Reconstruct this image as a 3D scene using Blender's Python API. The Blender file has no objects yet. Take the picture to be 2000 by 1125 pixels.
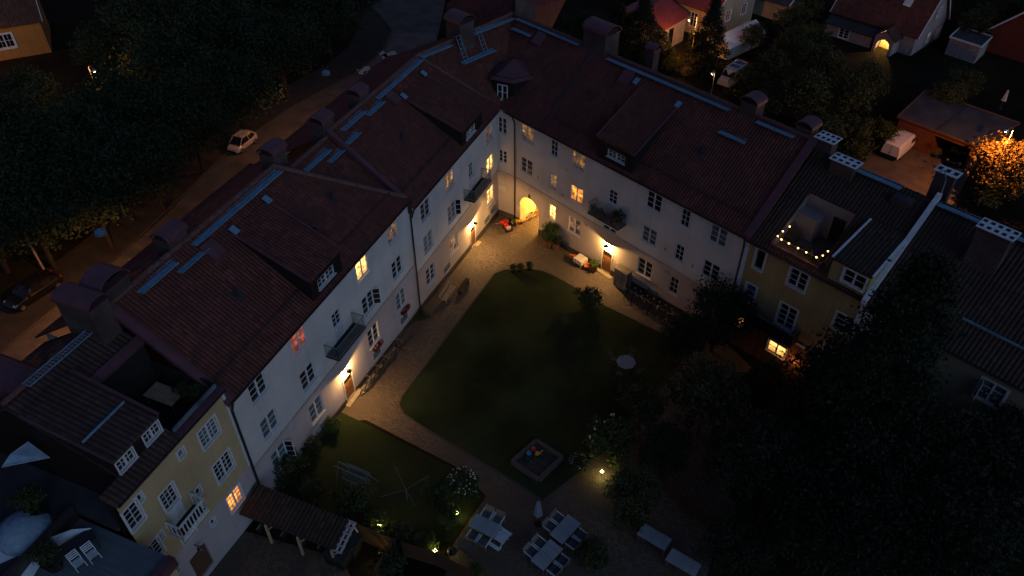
import bpy, math, random
from mathutils import Matrix, Vector
R_ = math.radians
sc = bpy.context.scene
# ---------------------------------------------------------------- camera
CAMH = 42.0; FPX = 1511.0; PITCH = math.atan(FPX/1728.0)
cd = bpy.data.cameras.new('camera'); cam = bpy.data.objects.new('camera', cd); sc.collection.objects.link(cam)
cd.sensor_width = 36.0; cd.lens = 36.0*FPX/2000.0; cd.clip_end = 2000.0; cd.clip_start = 0.5
cam.location = (0, 0, CAMH); cam.rotation_euler = (math.pi/2-PITCH, 0, 0); sc.camera = cam
# ---------------------------------------------------------------- sky, dusk sun, exposure
w = bpy.data.worlds.new('World'); sc.world = w; w.use_nodes = True
nt = w.node_tree; bgn = nt.nodes['Background']; sky = nt.nodes.new('ShaderNodeTexSky')
sky.sky_type = 'NISHITA'; sky.sun_disc = False
SUN_EL, SUN_AZ = -2.0, 145.0
sky.sun_elevation = R_(SUN_EL); sky.sun_rotation = R_(SUN_AZ); sky.air_density = 1.0; sky.dust_density = 0.2; sky.ozone_density = 2.4
nt.links.new(sky.outputs[0], bgn.inputs[0]); bgn.inputs[1].default_value = 0.105
sl = bpy.data.lights.new('evening_sun', 'SUN'); sl.energy = 0.055; sl.angle = R_(50); sl.color = (0.52, 0.80, 1.0)
so = bpy.data.objects.new('evening_sun', sl); sc.collection.objects.link(so)
so.rotation_euler = (R_(90-25), 0, R_(180-SUN_AZ)); so.location = (40, -40, 60)
sc.view_settings.view_transform = 'Standard'; sc.view_settings.look = 'None'; sc.view_settings.exposure = 3.0; sc.view_settings.gamma = 1.0
try: sc.view_settings.use_curve_mapping = False
except Exception: pass
sc.cycles.use_denoising = True
sc.cycles.sample_clamp_indirect = 4.0
random.seed(7)
col = sc.collection
# ---------------------------------------------------------------- picture ray -> real ground point (gives world positions in metres)
def zg(y): return min(1.9, max(-1.4, 0.25-0.075*(y-38)))
def at(px, py, z=None, up=0.0):
    d = Vector((px-1000, FPX*math.cos(PITCH)-(py-562.5)*math.sin(PITCH), -FPX*math.sin(PITCH)-(py-562.5)*math.cos(PITCH)))
    if z is not None:
        t = (z-CAMH)/d.z; return Vector((d.x*t, d.y*t, z))
    zz = 0.0
    for _ in range(60):
        t = (zz-CAMH)/d.z; zz = zg(d.y*t)+up
    return Vector((d.x*t, d.y*t, zz))
# ---------------------------------------------------------------- object helpers
WM = {}
I4 = Matrix.Identity(4)
def TM(x, y, z=0.0, rz=0.0): return Matrix.Translation((x, y, z)) @ Matrix.Rotation(rz, 4, 'Z')
def tag(o, label=None, cat=None, group=None, kind=None):
    if label: o['label'] = label
    if cat: o['category'] = cat
    if group: o['group'] = group
    if kind: o['kind'] = kind
    return o
def thing(name, label, cat, M=I4, group=None):
    o = bpy.data.objects.new(name, None); col.objects.link(o); o.empty_display_size = 0.3
    o.matrix_world = M; WM[o.name] = M.copy(); return tag(o, label, cat, group)
class MB:
    def __init__(self, F=I4): self.F = F; self.v = []; self.f = []; self.uv = []; self.sm = False; self.smf = set()
    def face(self, pts, uv=None):
        i = len(self.v); P = [Vector(p) for p in pts]; self.v += P; self.f.append(list(range(i, i+len(P))))
        if uv is None:
            n = Vector((0, 0, 0))
            for a in range(len(P)):
                p, q = P[a], P[(a+1) % len(P)]; n += Vector(((p.y-q.y)*(p.z+q.z), (p.z-q.z)*(p.x+q.x), (p.x-q.x)*(p.y+q.y)))
            if n.length > 0: n.normalize()
            if abs(n.z) > 0.985 or n.length == 0: t = Vector((1, 0, 0)); b = Vector((0, 1, 0))
            else: t = Vector((0, 0, 1)).cross(n).normalized(); b = n.cross(t)
            uv = [(p.dot(t), p.dot(b)) for p in P]
        self.uv.append(uv); return self
    def mesh(self, V, Fc, smooth=False):
        for f in Fc:
            if smooth: self.smf.add(len(self.f))
            self.face([V[i] for i in f])
        return self
    def box(self, x0, x1, y0, y1, z0, z1, T=None):
        V = [Vector(p) for p in ((x0,y0,z0),(x1,y0,z0),(x1,y1,z0),(x0,y1,z0),(x0,y0,z1),(x1,y0,z1),(x1,y1,z1),(x0,y1,z1))]
        if T is not None: V = [T @ p for p in V]
        return self.mesh(V, [(3,2,1,0),(4,5,6,7),(0,1,5,4),(1,2,6,5),(2,3,7,6),(3,0,4,7)])
    def bar(self, p, q, wx, wz=None):      # square bar from p to q
        p, q = Vector(p), Vector(q); d = q-p; L = d.length
        if L < 1e-6: return self
        d.normalize(); a = Vector((0, 0, 1)) if abs(d.z) < .95 else Vector((1, 0, 0))
        s = d.cross(a).normalized(); u = s.cross(d); wz = wz or wx
        V = []
        for b in (p, q):
            for (i, j) in ((-1,-1),(1,-1),(1,1),(-1,1)): V.append(b+s*(i*wx/2)+u*(j*wz/2))
        return self.mesh(V, [(0,1,2,3),(7,6,5,4),(0,4,5,1),(1,5,6,2),(2,6,7,3),(3,7,4,0)])
    def tube(self, p, q, r, r2=None, n=6, cap=True):
        p, q = Vector(p), Vector(q); d = (q-p)
        if d.length < 1e-6: return self
        d.normalize(); a = Vector((0, 0, 1)) if abs(d.z) < .95 else Vector((1, 0, 0))
        s = d.cross(a).normalized(); u = s.cross(d); r2 = r if r2 is None else r2; V = []
        for b, rr in ((p, r), (q, r2)):
            for k in range(n): t = 2*math.pi*k/n; V.append(b+s*(rr*math.cos(t))+u*(rr*math.sin(t)))
        F = [(k, (k+1) % n, n+(k+1) % n, n+k) for k in range(n)]
        if cap: F += [tuple(range(n-1, -1, -1)), tuple(range(n, 2*n))]
        return self.mesh(V, F, True)
    def path(self, pts, r, n=6):
        for a, b in zip(pts[:-1], pts[1:]): self.tube(a, b, r, n=n)
        return self
    def lathe(self, prof, c=(0,0,0), n=12, T=None):
        V = []; m = len(prof); c = Vector(c)
        for k in range(n):
            t = 2*math.pi*k/n
            for r, z in prof: V.append(Vector((r*math.cos(t), r*math.sin(t), z)))
        V = [((T @ p) if T is not None else p+c) for p in V]
        F = [(k*m+i, ((k+1) % n)*m+i, ((k+1) % n)*m+i+1, k*m+i+1) for k in range(n) for i in range(m-1)]
        return self.mesh(V, F, True)
    def sphere(self, c, r, n=12, m=8, sq=1.0):
        return self.lathe([(max(r*math.sin(math.pi*i/m), 1e-4), -r*sq*math.cos(math.pi*i/m)) for i in range(m+1)], c, n)
    def prism(self, poly, axis, a, b):     # poly in the two other axes, extruded along axis from a to b
        def mk(p, t):
            return {'x': (t, p[0], p[1]), 'y': (p[0], t, p[1]), 'z': (p[0], p[1], t)}[axis]
        n = len(poly); V = [mk(p, a) for p in poly]+[mk(p, b) for p in poly]
        F = [tuple(range(n-1, -1, -1)), tuple(range(n, 2*n))]+[(i, (i+1) % n, n+(i+1) % n, n+i) for i in range(n)]
        return self.mesh(V, F)
    def slab(self, pts, t):                # thick sheet under a planar polygon
        P = [Vector(p) for p in pts]; Q = [p-Vector((0, 0, t)) for p in P]; n = len(P)
        self.face(P); self.face(Q[::-1])
        for i in range(n): j = (i+1) % n; self.face([Q[i], Q[j], P[j], P[i]])
        return self
    def data(self, name, mat, inv=I4):
        me = bpy.data.meshes.new(name)
        M = inv @ self.F
        me.from_pydata([M @ p for p in self.v], [], self.f)
        ul = me.uv_layers.new(name='UVMap'); k = 0; d = [0.0]*(2*len(me.loops))
        for f, uvs in zip(me.polygons, self.uv):
            for li, c in zip(f.loop_indices, uvs): d[2*li] = c[0]; d[2*li+1] = c[1]
        ul.data.foreach_set('uv', d)
        for i in self.smf: me.polygons[i].use_smooth = True
        me.materials.append(mat); return me
    def build(self, name, mat, parent=None, kind=None):
        inv = I4
        if parent is not None:
            r = parent
            while r.parent: r = r.parent
            inv = WM[r.name].inverted()
        o = bpy.data.objects.new(name, self.data(name, mat, inv)); col.objects.link(o)
        if parent is not None: o.parent = parent
        else: WM[o.name] = I4.copy()
        if kind: o['kind'] = kind
        return o
def dup(o, parent=None):
    c = o.copy(); col.objects.link(c); c.parent = parent
    for ch in list(o.children): dup(ch, c)
    return c
def place(o, M):
    o.matrix_world = M if o.parent is None else o.matrix_world; WM[o.name] = M.copy(); return o
# ---------------------------------------------------------------- materials
class N:
    def __init__(self, name):
        self.m = bpy.data.materials.new(name); self.m.use_nodes = True; self.t = self.m.node_tree
        self.b = self.t.nodes['Principled BSDF']; self.out = self.t.nodes['Material Output']
    def n(self, ty, **k):
        x = self.t.nodes.new(ty)
        for a, v in k.items(): setattr(x, a, v)
        return x
    def l(self, a, b): self.t.links.new(a, b)
    def math(self, op, a, b=0.0, c=None):
        x = self.n('ShaderNodeMath', operation=op)
        for i, v in enumerate((a, b) if c is None else (a, b, c)):
            if hasattr(v, 'links'): self.l(v, x.inputs[i])
            else: x.inputs[i].default_value = v
        return x.outputs[0]
    def mix(self, f, a, b, mode='MIX'):
        x = self.n('ShaderNodeMixRGB', blend_type=mode)
        for i, v in enumerate((f, a, b)):
            if hasattr(v, 'links'): self.l(v, x.inputs[i])
            else: x.inputs[i].default_value = v if i == 0 else (v[0], v[1], v[2], 1)
        return x.outputs[0]
    def coord(self, which='Object'): return self.n('ShaderNodeTexCoord').outputs[which]
    def noise(self, sc_=1.0, det=4, which='Object', lo=0.3, hi=0.7):
        x = self.n('ShaderNodeTexNoise'); x.inputs['Scale'].default_value = sc_; x.inputs['Detail'].default_value = det
        self.l(self.coord(which), x.inputs['Vector'])
        r = self.n('ShaderNodeMapRange'); r.inputs[1].default_value = lo; r.inputs[2].default_value = hi; self.l(x.outputs[0], r.inputs[0])
        return r.outputs[0]
    def bump(self, h, s=0.3, d=0.02):
        x = self.n('ShaderNodeBump'); x.inputs['Strength'].default_value = s; x.inputs['Distance'].default_value = d
        self.l(h, x.inputs['Height']); self.l(x.outputs[0], self.b.inputs['Normal'])
    def fin(self, colr, rough=0.8, spec=0.3, metal=0.0):
        if hasattr(colr, 'links'): self.l(colr, self.b.inputs['Base Color'])
        else: self.b.inputs['Base Color'].default_value = (*colr, 1)
        if hasattr(rough, 'links'): self.l(rough, self.b.inputs['Roughness'])
        else: self.b.inputs['Roughness'].default_value = rough
        self.b.inputs['Specular IOR Level'].default_value = spec; self.b.inputs['Metallic'].default_value = metal
        return self.m
def dk(c, k): return tuple(x*k for x in c)
def plain(name, c, rough=0.7, spec=0.3, var=0.25, scale=3.0, metal=0.0, bump=0.0):
    s = N(name); f = s.noise(scale, 5); cc = s.mix(f, dk(c, 1-var), dk(c, 1+var*0.6))
    if bump: s.bump(s.noise(scale*8, 3), bump, 0.02)
    return s.fin(cc, rough, spec, metal)
def glow(name, c, st):
    s = N(name); s.b.inputs['Base Color'].default_value = (*c, 1); s.b.inputs['Emission Color'].default_value = (*c, 1); s.b.inputs['Emission Strength'].default_value = st
    return s.m
def plaster(name, c, var=0.2):
    s = N(name); big = s.noise(0.35, 6, lo=.35, hi=.65); fine = s.noise(5, 5)
    cc = s.mix(big, dk(c, 1-var), c); cc = s.mix(s.math('MULTIPLY', fine, 0.10), cc, dk(c, 0.7))
    x = s.n('ShaderNodeTexNoise'); x.inputs['Scale'].default_value = 1.0; x.inputs['Detail'].default_value = 5
    mp = s.n('ShaderNodeMapping'); mp.inputs['Scale'].default_value = (2.4, 2.4, 0.18); s.l(s.coord('Object'), mp.inputs[0]); s.l(mp.outputs[0], x.inputs['Vector'])
    st = s.n('ShaderNodeMapRange'); st.inputs[1].default_value = .56; st.inputs[2].default_value = .78; s.l(x.outputs[0], st.inputs[0])
    cc = s.mix(s.math('MULTIPLY', st.outputs[0], 0.42), cc, dk(c, 0.55))
    s.bump(fine, 0.15, 0.01); return s.fin(cc, 0.9, 0.15)
def tiles(name, c, pitch=0.24, row=0.36, moss=(0.02,0.02,0.015)):
    s = N(name); sp = s.n('ShaderNodeSeparateXYZ'); s.l(s.coord('UV'), sp.inputs[0])
    u = s.math('DIVIDE', sp.outputs[0], pitch); v = s.math('DIVIDE', sp.outputs[1], row)
    fu = s.math('FRACT', u); fv = s.math('FRACT', v)
    cb = s.n('ShaderNodeCombineXYZ'); s.l(s.math('FLOOR', u), cb.inputs[0]); s.l(s.math('FLOOR', v), cb.inputs[1])
    wn = s.n('ShaderNodeTexWhiteNoise', noise_dimensions='2D'); s.l(cb.outputs[0], wn.inputs[0])
    hump = s.math('SINE', s.math('MULTIPLY', fu, math.pi))
    cc = s.mix(wn.outputs[0], dk(c, 0.55), dk(c, 1.25)); cc = s.mix(s.noise(0.5, 6), cc, dk(c, 0.62)); cc = s.mix(s.math('MULTIPLY', s.noise(1.7, 6, lo=.52, hi=.8), .7), cc, moss)
    edge = s.math('LESS_THAN', hump, 0.42); lap = s.math('LESS_THAN', fv, 0.14)
    cc = s.mix(s.math('MULTIPLY', s.math('MAXIMUM', edge, s.math('MULTIPLY', lap, .8)), 0.46), cc, dk(c, 0.25))
    s.bump(s.math('ADD', hump, s.math('MULTIPLY', fv, -0.4)), 0.9, 0.06); return s.fin(cc, 0.75, 0.25)
def bricks(name, c, m, bw=0.26, bh=0.085, var=0.5):
    s = N(name); b = s.n('ShaderNodeTexBrick'); s.l(s.coord('UV'), b.inputs['Vector']); b.inputs['Scale'].default_value = 1.0
    b.inputs['Brick Width'].default_value = bw; b.inputs['Row Height'].default_value = bh; b.inputs['Mortar Size'].default_value = bh*.16
    b.inputs['Color1'].default_value = (*dk(c, 1-var), 1); b.inputs['Color2'].default_value = (*dk(c, 1+var*.6), 1); b.inputs['Mortar'].default_value = (*m, 1)
    cc = s.mix(s.noise(0.6, 6), b.outputs[0], dk(c, .55)); s.bump(b.outputs['Fac'], -0.4, 0.02); return s.fin(cc, 0.85, 0.2)
def boards(name, c, bw=0.16, vert=True, gap=0.35):
    s = N(name); sp = s.n('ShaderNodeSeparateXYZ'); s.l(s.coord('UV'), sp.inputs[0])
    u = s.math('DIVIDE', sp.outputs[0 if vert else 1], bw); fu = s.math('FRACT', u)
    wn = s.n('ShaderNodeTexWhiteNoise', noise_dimensions='1D'); s.l(s.math('FLOOR', u), wn.inputs['W'])
    cc = s.mix(wn.outputs[0], dk(c, .82), dk(c, 1.1)); cc = s.mix(s.noise(0.8, 6), cc, dk(c, .75)); cc = s.mix(s.math('MULTIPLY', s.math('LESS_THAN', fu, 0.16), 1-gap), cc, dk(c, .35))
    s.bump(s.math('GREATER_THAN', fu, 0.16), 0.5, 0.02); return s.fin(cc, 0.8, 0.2)
def seam_metal(name, c, pitch=0.55, rough=0.45):
    s = N(name); sp = s.n('ShaderNodeSeparateXYZ'); s.l(s.coord('UV'), sp.inputs[0]); fu = s.math('FRACT', s.math('DIVIDE', sp.outputs[0], pitch))
    e = s.math('LESS_THAN', fu, 0.07); cc = s.mix(s.noise(1.2, 6), dk(c, .75), dk(c, 1.1)); cc = s.mix(s.math('MULTIPLY', e, .6), cc, dk(c, .4)); s.bump(e, .5, .03)
    return s.fin(cc, rough, 0.5)
def room(name, c1, c2, st, scale=2.2, dark=.5):
    # what is seen through a lit pane: bright wall, lamp, furniture and curtains
    s = N(name); oi = s.n('ShaderNodeObjectInfo'); co = s.n('ShaderNodeVectorMath', operation='ADD'); s.l(s.coord('Object'), co.inputs[0])
    sh = s.n('ShaderNodeVectorMath', operation='SCALE'); s.l(oi.outputs['Location'], sh.inputs[0]); sh.inputs['Scale'].default_value = 3.7; s.l(sh.outputs[0], co.inputs[1])
    mp = s.n('ShaderNodeMapping'); mp.inputs['Scale'].default_value = (1.3, .05, 1.0); s.l(co.outputs[0], mp.inputs[0])
    vo = s.n('ShaderNodeTexVoronoi', distance='CHEBYCHEV'); vo.inputs['Scale'].default_value = scale; s.l(mp.outputs[0], vo.inputs['Vector'])
    sc2 = s.n('ShaderNodeSeparateColor'); s.l(vo.outputs['Color'], sc2.inputs[0])
    f = s.math('MULTIPLY', s.math('GREATER_THAN', sc2.outputs[0], 1-dark), s.math('ADD', s.math('MULTIPLY', sc2.outputs[1], .55), .45))
    cc = s.mix(f, c1, c2); nz = s.n('ShaderNodeTexNoise'); nz.inputs['Scale'].default_value = 3.2; nz.inputs['Detail'].default_value = 4; s.l(co.outputs[0], nz.inputs['Vector'])
    r = s.n('ShaderNodeMapRange'); r.inputs[1].default_value = .46; r.inputs[2].default_value = .70; s.l(nz.outputs[0], r.inputs[0]); cc = s.mix(s.math('MULTIPLY', r.outputs[0], .8), cc, dk(c2, .35))
    z = s.n('ShaderNodeSeparateXYZ'); s.l(s.coord('Object'), z.inputs[0]); d2 = s.n('ShaderNodeTexNoise'); d2.inputs['Scale'].default_value = 6; s.l(co.outputs[0], d2.inputs['Vector'])
    low = s.math('LESS_THAN', z.outputs[2], s.math('MULTIPLY', d2.outputs[0], .75)); cc = s.mix(s.math('MULTIPLY', low, .7), cc, dk(c2, .4))
    s.b.inputs['Base Color'].default_value = (.02, .02, .02, 1); s.b.inputs['Roughness'].default_value = .2
    s.l(cc, s.b.inputs['Emission Color']); s.b.inputs['Emission Strength'].default_value = st
    return s.m
def leafmat(name, c, var=0.45, sc_=0.5):
    s = N(name); f = s.noise(sc_, 5); f2 = s.noise(6, 2, lo=.2, hi=.8)
    cc = s.mix(f, dk(c, 1-var), dk(c, 1+var)); cc = s.mix(s.math('MULTIPLY', f2, .5), cc, (c[0]*1.5, c[1]*1.25, c[2]*.8)); m = s.fin(cc, .7, .08)
    return m
MAT = dict(
 white_plaster=plaster('white_plaster', (.56,.555,.575)), pink_plaster=plaster('pink_plaster', (.41,.35,.35)), lilac_plaster=plaster('lilac_plaster', (.44,.39,.42)),
 yellow_plaster=plaster('yellow_plaster', (.46,.36,.21)), stone=bricks('plinth_stone', (.085,.066,.058), (.05,.04,.035), .9, .42, .35), moulding=plain('string_course_paint', (.34,.29,.28), .85),
 red_tiles=tiles('red_roof_tiles', (.150,.048,.040)), dark_tiles=tiles('dark_roof_tiles', (.085,.050,.044), .26, .38), brown_tiles=tiles('brown_roof_tiles', (.060,.040,.032), .26, .38),
 ridge_tile=plain('ridge_tile', (.12,.062,.060), .75, var=.45, scale=5), purple_metal=seam_metal('purple_sheet_metal', (.105,.043,.058), .8), dark_metal=plain('dark_sheet_metal', (.03,.026,.028), .45, .5),
 walk=plain('galvanised_walkway', (.12,.25,.39), .55, .5, .3, 4), brick=bricks('chimney_brick', (.070,.048,.048), (.13,.115,.12)), gutter=plain('gutter_metal', (.016,.013,.014), .45, .5),
 frame=plain('white_window_paint', (.56,.58,.63), .5, .4, .12), dimframe=plain('grey_window_paint', (.45,.46,.50), .5, .4, .12), glass=None, blind=plain('closed_blind_pane', (.17,.19,.22), .25, .6, .25, 6), sky_reflect_glass=None,
 dormer_side=plain('dormer_cladding', (.014,.011,.012), .75, .2), door=boards('oak_door', (.20,.085,.032), .30, False), timber=plain('timber', (.34,.25,.18), .75, var=.3), step=plain('door_step_stone', (.30,.24,.18), .85, var=.3),
 iron=plain('wrought_iron', (.03,.032,.036), .5, .4), rail=plain('painted_rail', (.17,.17,.18), .5, .4), balcony_floor=plain('balcony_floor', (.045,.05,.06), .7), balcony_white=plain('white_balcony_paint', (.62,.64,.68), .5),
 yellow_boards=boards('yellow_boards', (.40,.31,.15), .17), brown_boards=boards('brown_boards', (.13,.065,.045), .17), lamp_shade=plain('lamp_shade_enamel', (.03,.027,.022), .4, .5),
 white_metal=plain('white_sheet_metal', (.55,.62,.72), .45, .4, .15), dark_interior=plain('dark_interior', (.015,.015,.016), .8), teal_panel=plain('painted_door_panel', (.46,.50,.57), .5),
 soil=plain('soil', (.020,.017,.011), .95, .1, .5, .4), asphalt=plain('asphalt', (.085,.074,.072), .9, .2, .35, .6, bump=.2), lighter_asphalt=plain('pale_asphalt', (.13,.108,.105), .9, .2, .3, .5), kerb=plain('kerb_stone', (.06,.053,.048), .85), paving=plain('pavement_slabs', (.038,.034,.032), .9, .2, .3, .8),
 roadwhite=plain('road_paint', (.50,.45,.42), .8, var=.3, scale=6), cream=plaster('passage_plaster', (.66,.52,.27)), wainscot=plaster('passage_wainscot', (.30,.145,.05)), sand=plain('sand', (.065,.055,.05), .95, .1, .5, 6),
 planks=boards('weathered_planks', (.10,.09,.085), .14, True, .2), greywood=plain('grey_bench_wood', (.085,.075,.065), .8), black=plain('black_plastic', (.012,.012,.013), .5), rubber=plain('rubber', (.010,.010,.011), .8), chrome=plain('bright_metal', (.42,.42,.44), .3, .5, .1, metal=.8),
 red=plain('red_plastic', (.50,.035,.03), .45, .4), yellow=plain('yellow_plastic', (.60,.36,.03), .5), green=plain('green_plastic', (.02,.10,.035), .5), blue=plain('blue_plastic', (.02,.22,.42), .4), white=plain('white_paint', (.62,.62,.64), .5), orange=plain('orange_plastic', (.55,.14,.05), .5),
 tabletop=boards('pale_table_slats', (.30,.34,.39), .11, True, .3), bluewhite=plain('white_garden_paint', (.50,.58,.68), .6), wicker=plain('wicker', (.17,.15,.14), .8, var=.4, scale=20), cushion=plain('seat_cushion', (.10,.115,.135), .85), canvas=plain('umbrella_canvas', (.16,.20,.28), .8), cloth=plain('tablecloth', (.52,.47,.42), .85),
 fence=boards('brown_fence_boards', (.10,.050,.028), .13), bark=plain('bark', (.045,.032,.024), .9, .1, .4, 4, bump=.5), terracotta=plain('terracotta', (.16,.07,.04), .8), flower=plain('white_petals', (.55,.52,.48), .7), pinkflower=plain('pink_petals', (.42,.06,.10), .7),
 red_metal=seam_metal('red_sheet_roof', (.16,.035,.035), .5), house_boards=boards('cream_house_boards', (.50,.38,.26), .18), house_plaster=plaster('pale_house_plaster', (.50,.45,.42)), ochre_boards=boards('ochre_house_boards', (.42,.20,.055), .16), grey_boards=boards('grey_house_boards', (.33,.28,.30), .17), blue_boards=boards('blue_grey_boards', (.26,.31,.38), .18),
 felt=plain('roofing_felt', (.050,.048,.060), .85, .2, .35, .6), garage=boards('red_garage_boards', (.15,.042,.030), .15), carwhite=plain('white_car_paint', (.62,.52,.50), .30, .5, .06), carbeige=plain('champagne_car_paint', (.42,.36,.33), .28, .5, .05), carblack=plain('black_car_paint', (.008,.008,.009), .15, .6, .05), solar=plain('solar_panel', (.02,.025,.05), .2, .6),
 carglass=plain('car_glass', (.006,.006,.008), .08, .6), leaf=leafmat('lime_leaves', (.025,.040,.024)), conifer=leafmat('conifer_needles', (.015,.023,.017)), shrub=leafmat('shrub_leaves', (.036,.052,.026), sc_=1.2), dull=leafmat('garden_leaves', (.042,.050,.026), sc_=.9), pale=leafmat('pale_leaves', (.055,.085,.03), sc_=1.5), hedge=leafmat('hedge_leaves', (.05,.055,.02), sc_=1.2),
 bulb=glow('warm_bulb', (1.0,.62,.22), 14.0), sodium=glow('sodium_lamp', (1.0,.55,.18), 26.0), gardenbulb=glow('garden_bulb', (1.0,.82,.22), 10.0), redbulb=glow('red_lamp', (1.0,.02,.10), 3.0), deck=boards('deck_boards', (.13,.16,.20), .12, True, .2), wet=plain('awning_cloth', (.22,.32,.44), .6, .3, .2),
)
def glassmat(name, c, r=.12):
    s = N(name); s.bump(s.noise(1.5, 2), .06, .02); return s.fin(s.mix(s.noise(1.3, 3), dk(c, .5), dk(c, 1.6)), r, .6)
MAT['glass'] = glassmat('dark_pane', (.010,.010,.012)); MAT['sky_reflect_glass'] = glassmat('sky_reflection_pane', (.085,.115,.14), .18)  # second pane has a pale blue sky reflection put into its base colour
MAT['lit1'] = room('lit_room_yellow', (1.0,.56,.15), (.36,.13,.02), .42, 2.6, .4); MAT['lit2'] = room('lit_room_orange', (.95,.33,.05), (.22,.06,.012), .34, 2.8)
MAT['lit3'] = room('lit_room_dim', (.24,.11,.04), (.03,.016,.014), .14, 2.2); MAT['lit4'] = room('lit_room_red', (.30,.055,.025), (.08,.02,.012), .22, 2.4); MAT['lit5'] = room('lit_room_corner', (.55,.24,.06), (.010,.009,.009), .15, 1.7, .74)
m_ = MAT
# ================================================================ the two wings: local x along the facade, y into the house, z up
FL = TM(-11.62, 35.02, 0, math.atan2(0.92587, 0.37784)); FR = TM(8.8125, 50.0508, 0, math.atan2(-0.73016, 0.68327))
def LP(s, d, z): return FL @ Vector((s, d, z))
def RP(s, d, z): return FR @ Vector((s, d, z))
WC = {}
def window_data(w, h, nx, cols, rows, casing, fmat):
    k = (w, h, nx, cols, rows, casing, fmat)
    if k not in WC:
        m = MB(); x0 = -w/2; fw = .065
        m.box(x0, x0+fw, .05, .14, 0, h); m.box(-x0-fw, -x0, .05, .14, 0, h); m.box(x0+fw, -x0-fw, .05, .14, 0, fw); m.box(x0+fw, -x0-fw, .05, .14, h-fw, h)
        sw = (w-2*fw)/nx
        for i in range(nx):
            a = x0+fw+i*sw
            if i: m.box(a-.06, a+.06, .045, .135, fw, h-fw)
            for c in range(1, cols): m.box(a+sw*c/cols-.018, a+sw*c/cols+.018, .075, .13, fw+.001, h-fw-.001)
            lo = a+(.062 if i else .001); hi = a+sw-(.062 if i < nx-1 else .001)
            for r in range(1, rows): zz = fw+(h-2*fw)*r/rows; m.box(lo, hi, .071, .126, zz-.019, zz+.019)
        m.box(x0-.06, -x0+.06, -.09, .05, -.045, -.001)
        if casing:
            c = casing; m.box(x0-c, x0-.001, -.035, .01, -c, h+c); m.box(-x0+.001, -x0+c, -.035, .01, -c, h+c); m.box(x0, -x0, -.033, .01, h+.001, h+c); m.box(x0-.02, -x0+.02, -.05, .01, -c-.02, -.046)
        p = MB(); p.box(x0+.02, -x0-.02, .105, .115, .02, h-.02)
        WC[k] = (m.data('window_frame', MAT[fmat]), {}, p)
    return WC[k]
def window(root, F, s, z, w, h, nx=2, cols=1, rows=3, pane='glass', casing=0, fmat='frame', label=None, d=0.0, name='window', parent=None):
    fd, pd, pm = window_data(w, h, nx, cols, rows, casing, fmat)
    if pane not in pd: pd[pane] = pm.data('pane', MAT[pane])
    M = WM[root.name].inverted() @ F @ Matrix.Translation((s, d, z))
    o = bpy.data.objects.new(name, fd); col.objects.link(o); o.parent = parent or root; o.matrix_basis = M
    q = bpy.data.objects.new('pane', pd[pane]); col.objects.link(q); q.parent = o
    if parent is not None: q.parent = parent; q.matrix_basis = M
    if label: o['label'] = label
    return o
def facade(m, s0, s1, z0, z1, holes, y=0.0, dep=0.16):
    S = sorted({s0, s1, *[a for h in holes for a in (h[0], h[1]) if s0 < a < s1]}); Z = sorted({z0, z1, *[a for h in holes for a in (h[2], h[3]) if z0 < a < z1]})
    for i in range(len(S)-1):
        for j in range(len(Z)-1):
            a, b, c, d = S[i], S[i+1], Z[j], Z[j+1]; x, zc = (a+b)/2, (c+d)/2
            if any(h[0] < x < h[1] and h[2] < zc < h[3] for h in holes): continue
            m.face([(a, y, c), (b, y, c), (b, y, d), (a, y, d)])
    for h in holes:
        a, b, c, d = max(h[0], s0), min(h[1], s1), max(h[2], z0), min(h[3], z1)
        if a >= b or c >= d: continue
        e = y+dep
        m.face([(a, y, c), (a, y, d), (a, e, d), (a, e, c)]); m.face([(b, y, d), (b, y, c), (b, e, c), (b, e, d)])
        if c == h[2]: m.face([(b, y, c), (a, y, c), (a, e, c), (b, e, c)])
        if d == h[3]: m.face([(a, y, d), (b, y, d), (b, e, d), (a, e, d)])
def hole(wd): return (wd[0]-wd[2]/2, wd[0]+wd[2]/2, wd[1], wd[1]+wd[3])
def plinth(root, F, s0, s1, up, skips=(), mat='stone'):
    m = MB(F); cuts = [s0]+[x for k in skips for x in k]+[s1]
    for a, b in zip(cuts[::2], cuts[1::2]):
        za, zb = zg((F @ Vector((a, 0, 0))).y)+up, zg((F @ Vector((b, 0, 0))).y)+up
        y0, y1 = -.05, .10
        P = [(a, y0, -3), (b, y0, -3), (b, y0, zb), (a, y0, za), (a, y1, -3), (b, y1, -3), (b, y1, zb), (a, y1, za)]
        m.mesh([Vector(p) for p in P], [(0,1,2,3), (3,2,6,7), (0,3,7,4), (1,5,6,2)])
    return m.build('plinth', MAT[mat], root)
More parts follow.
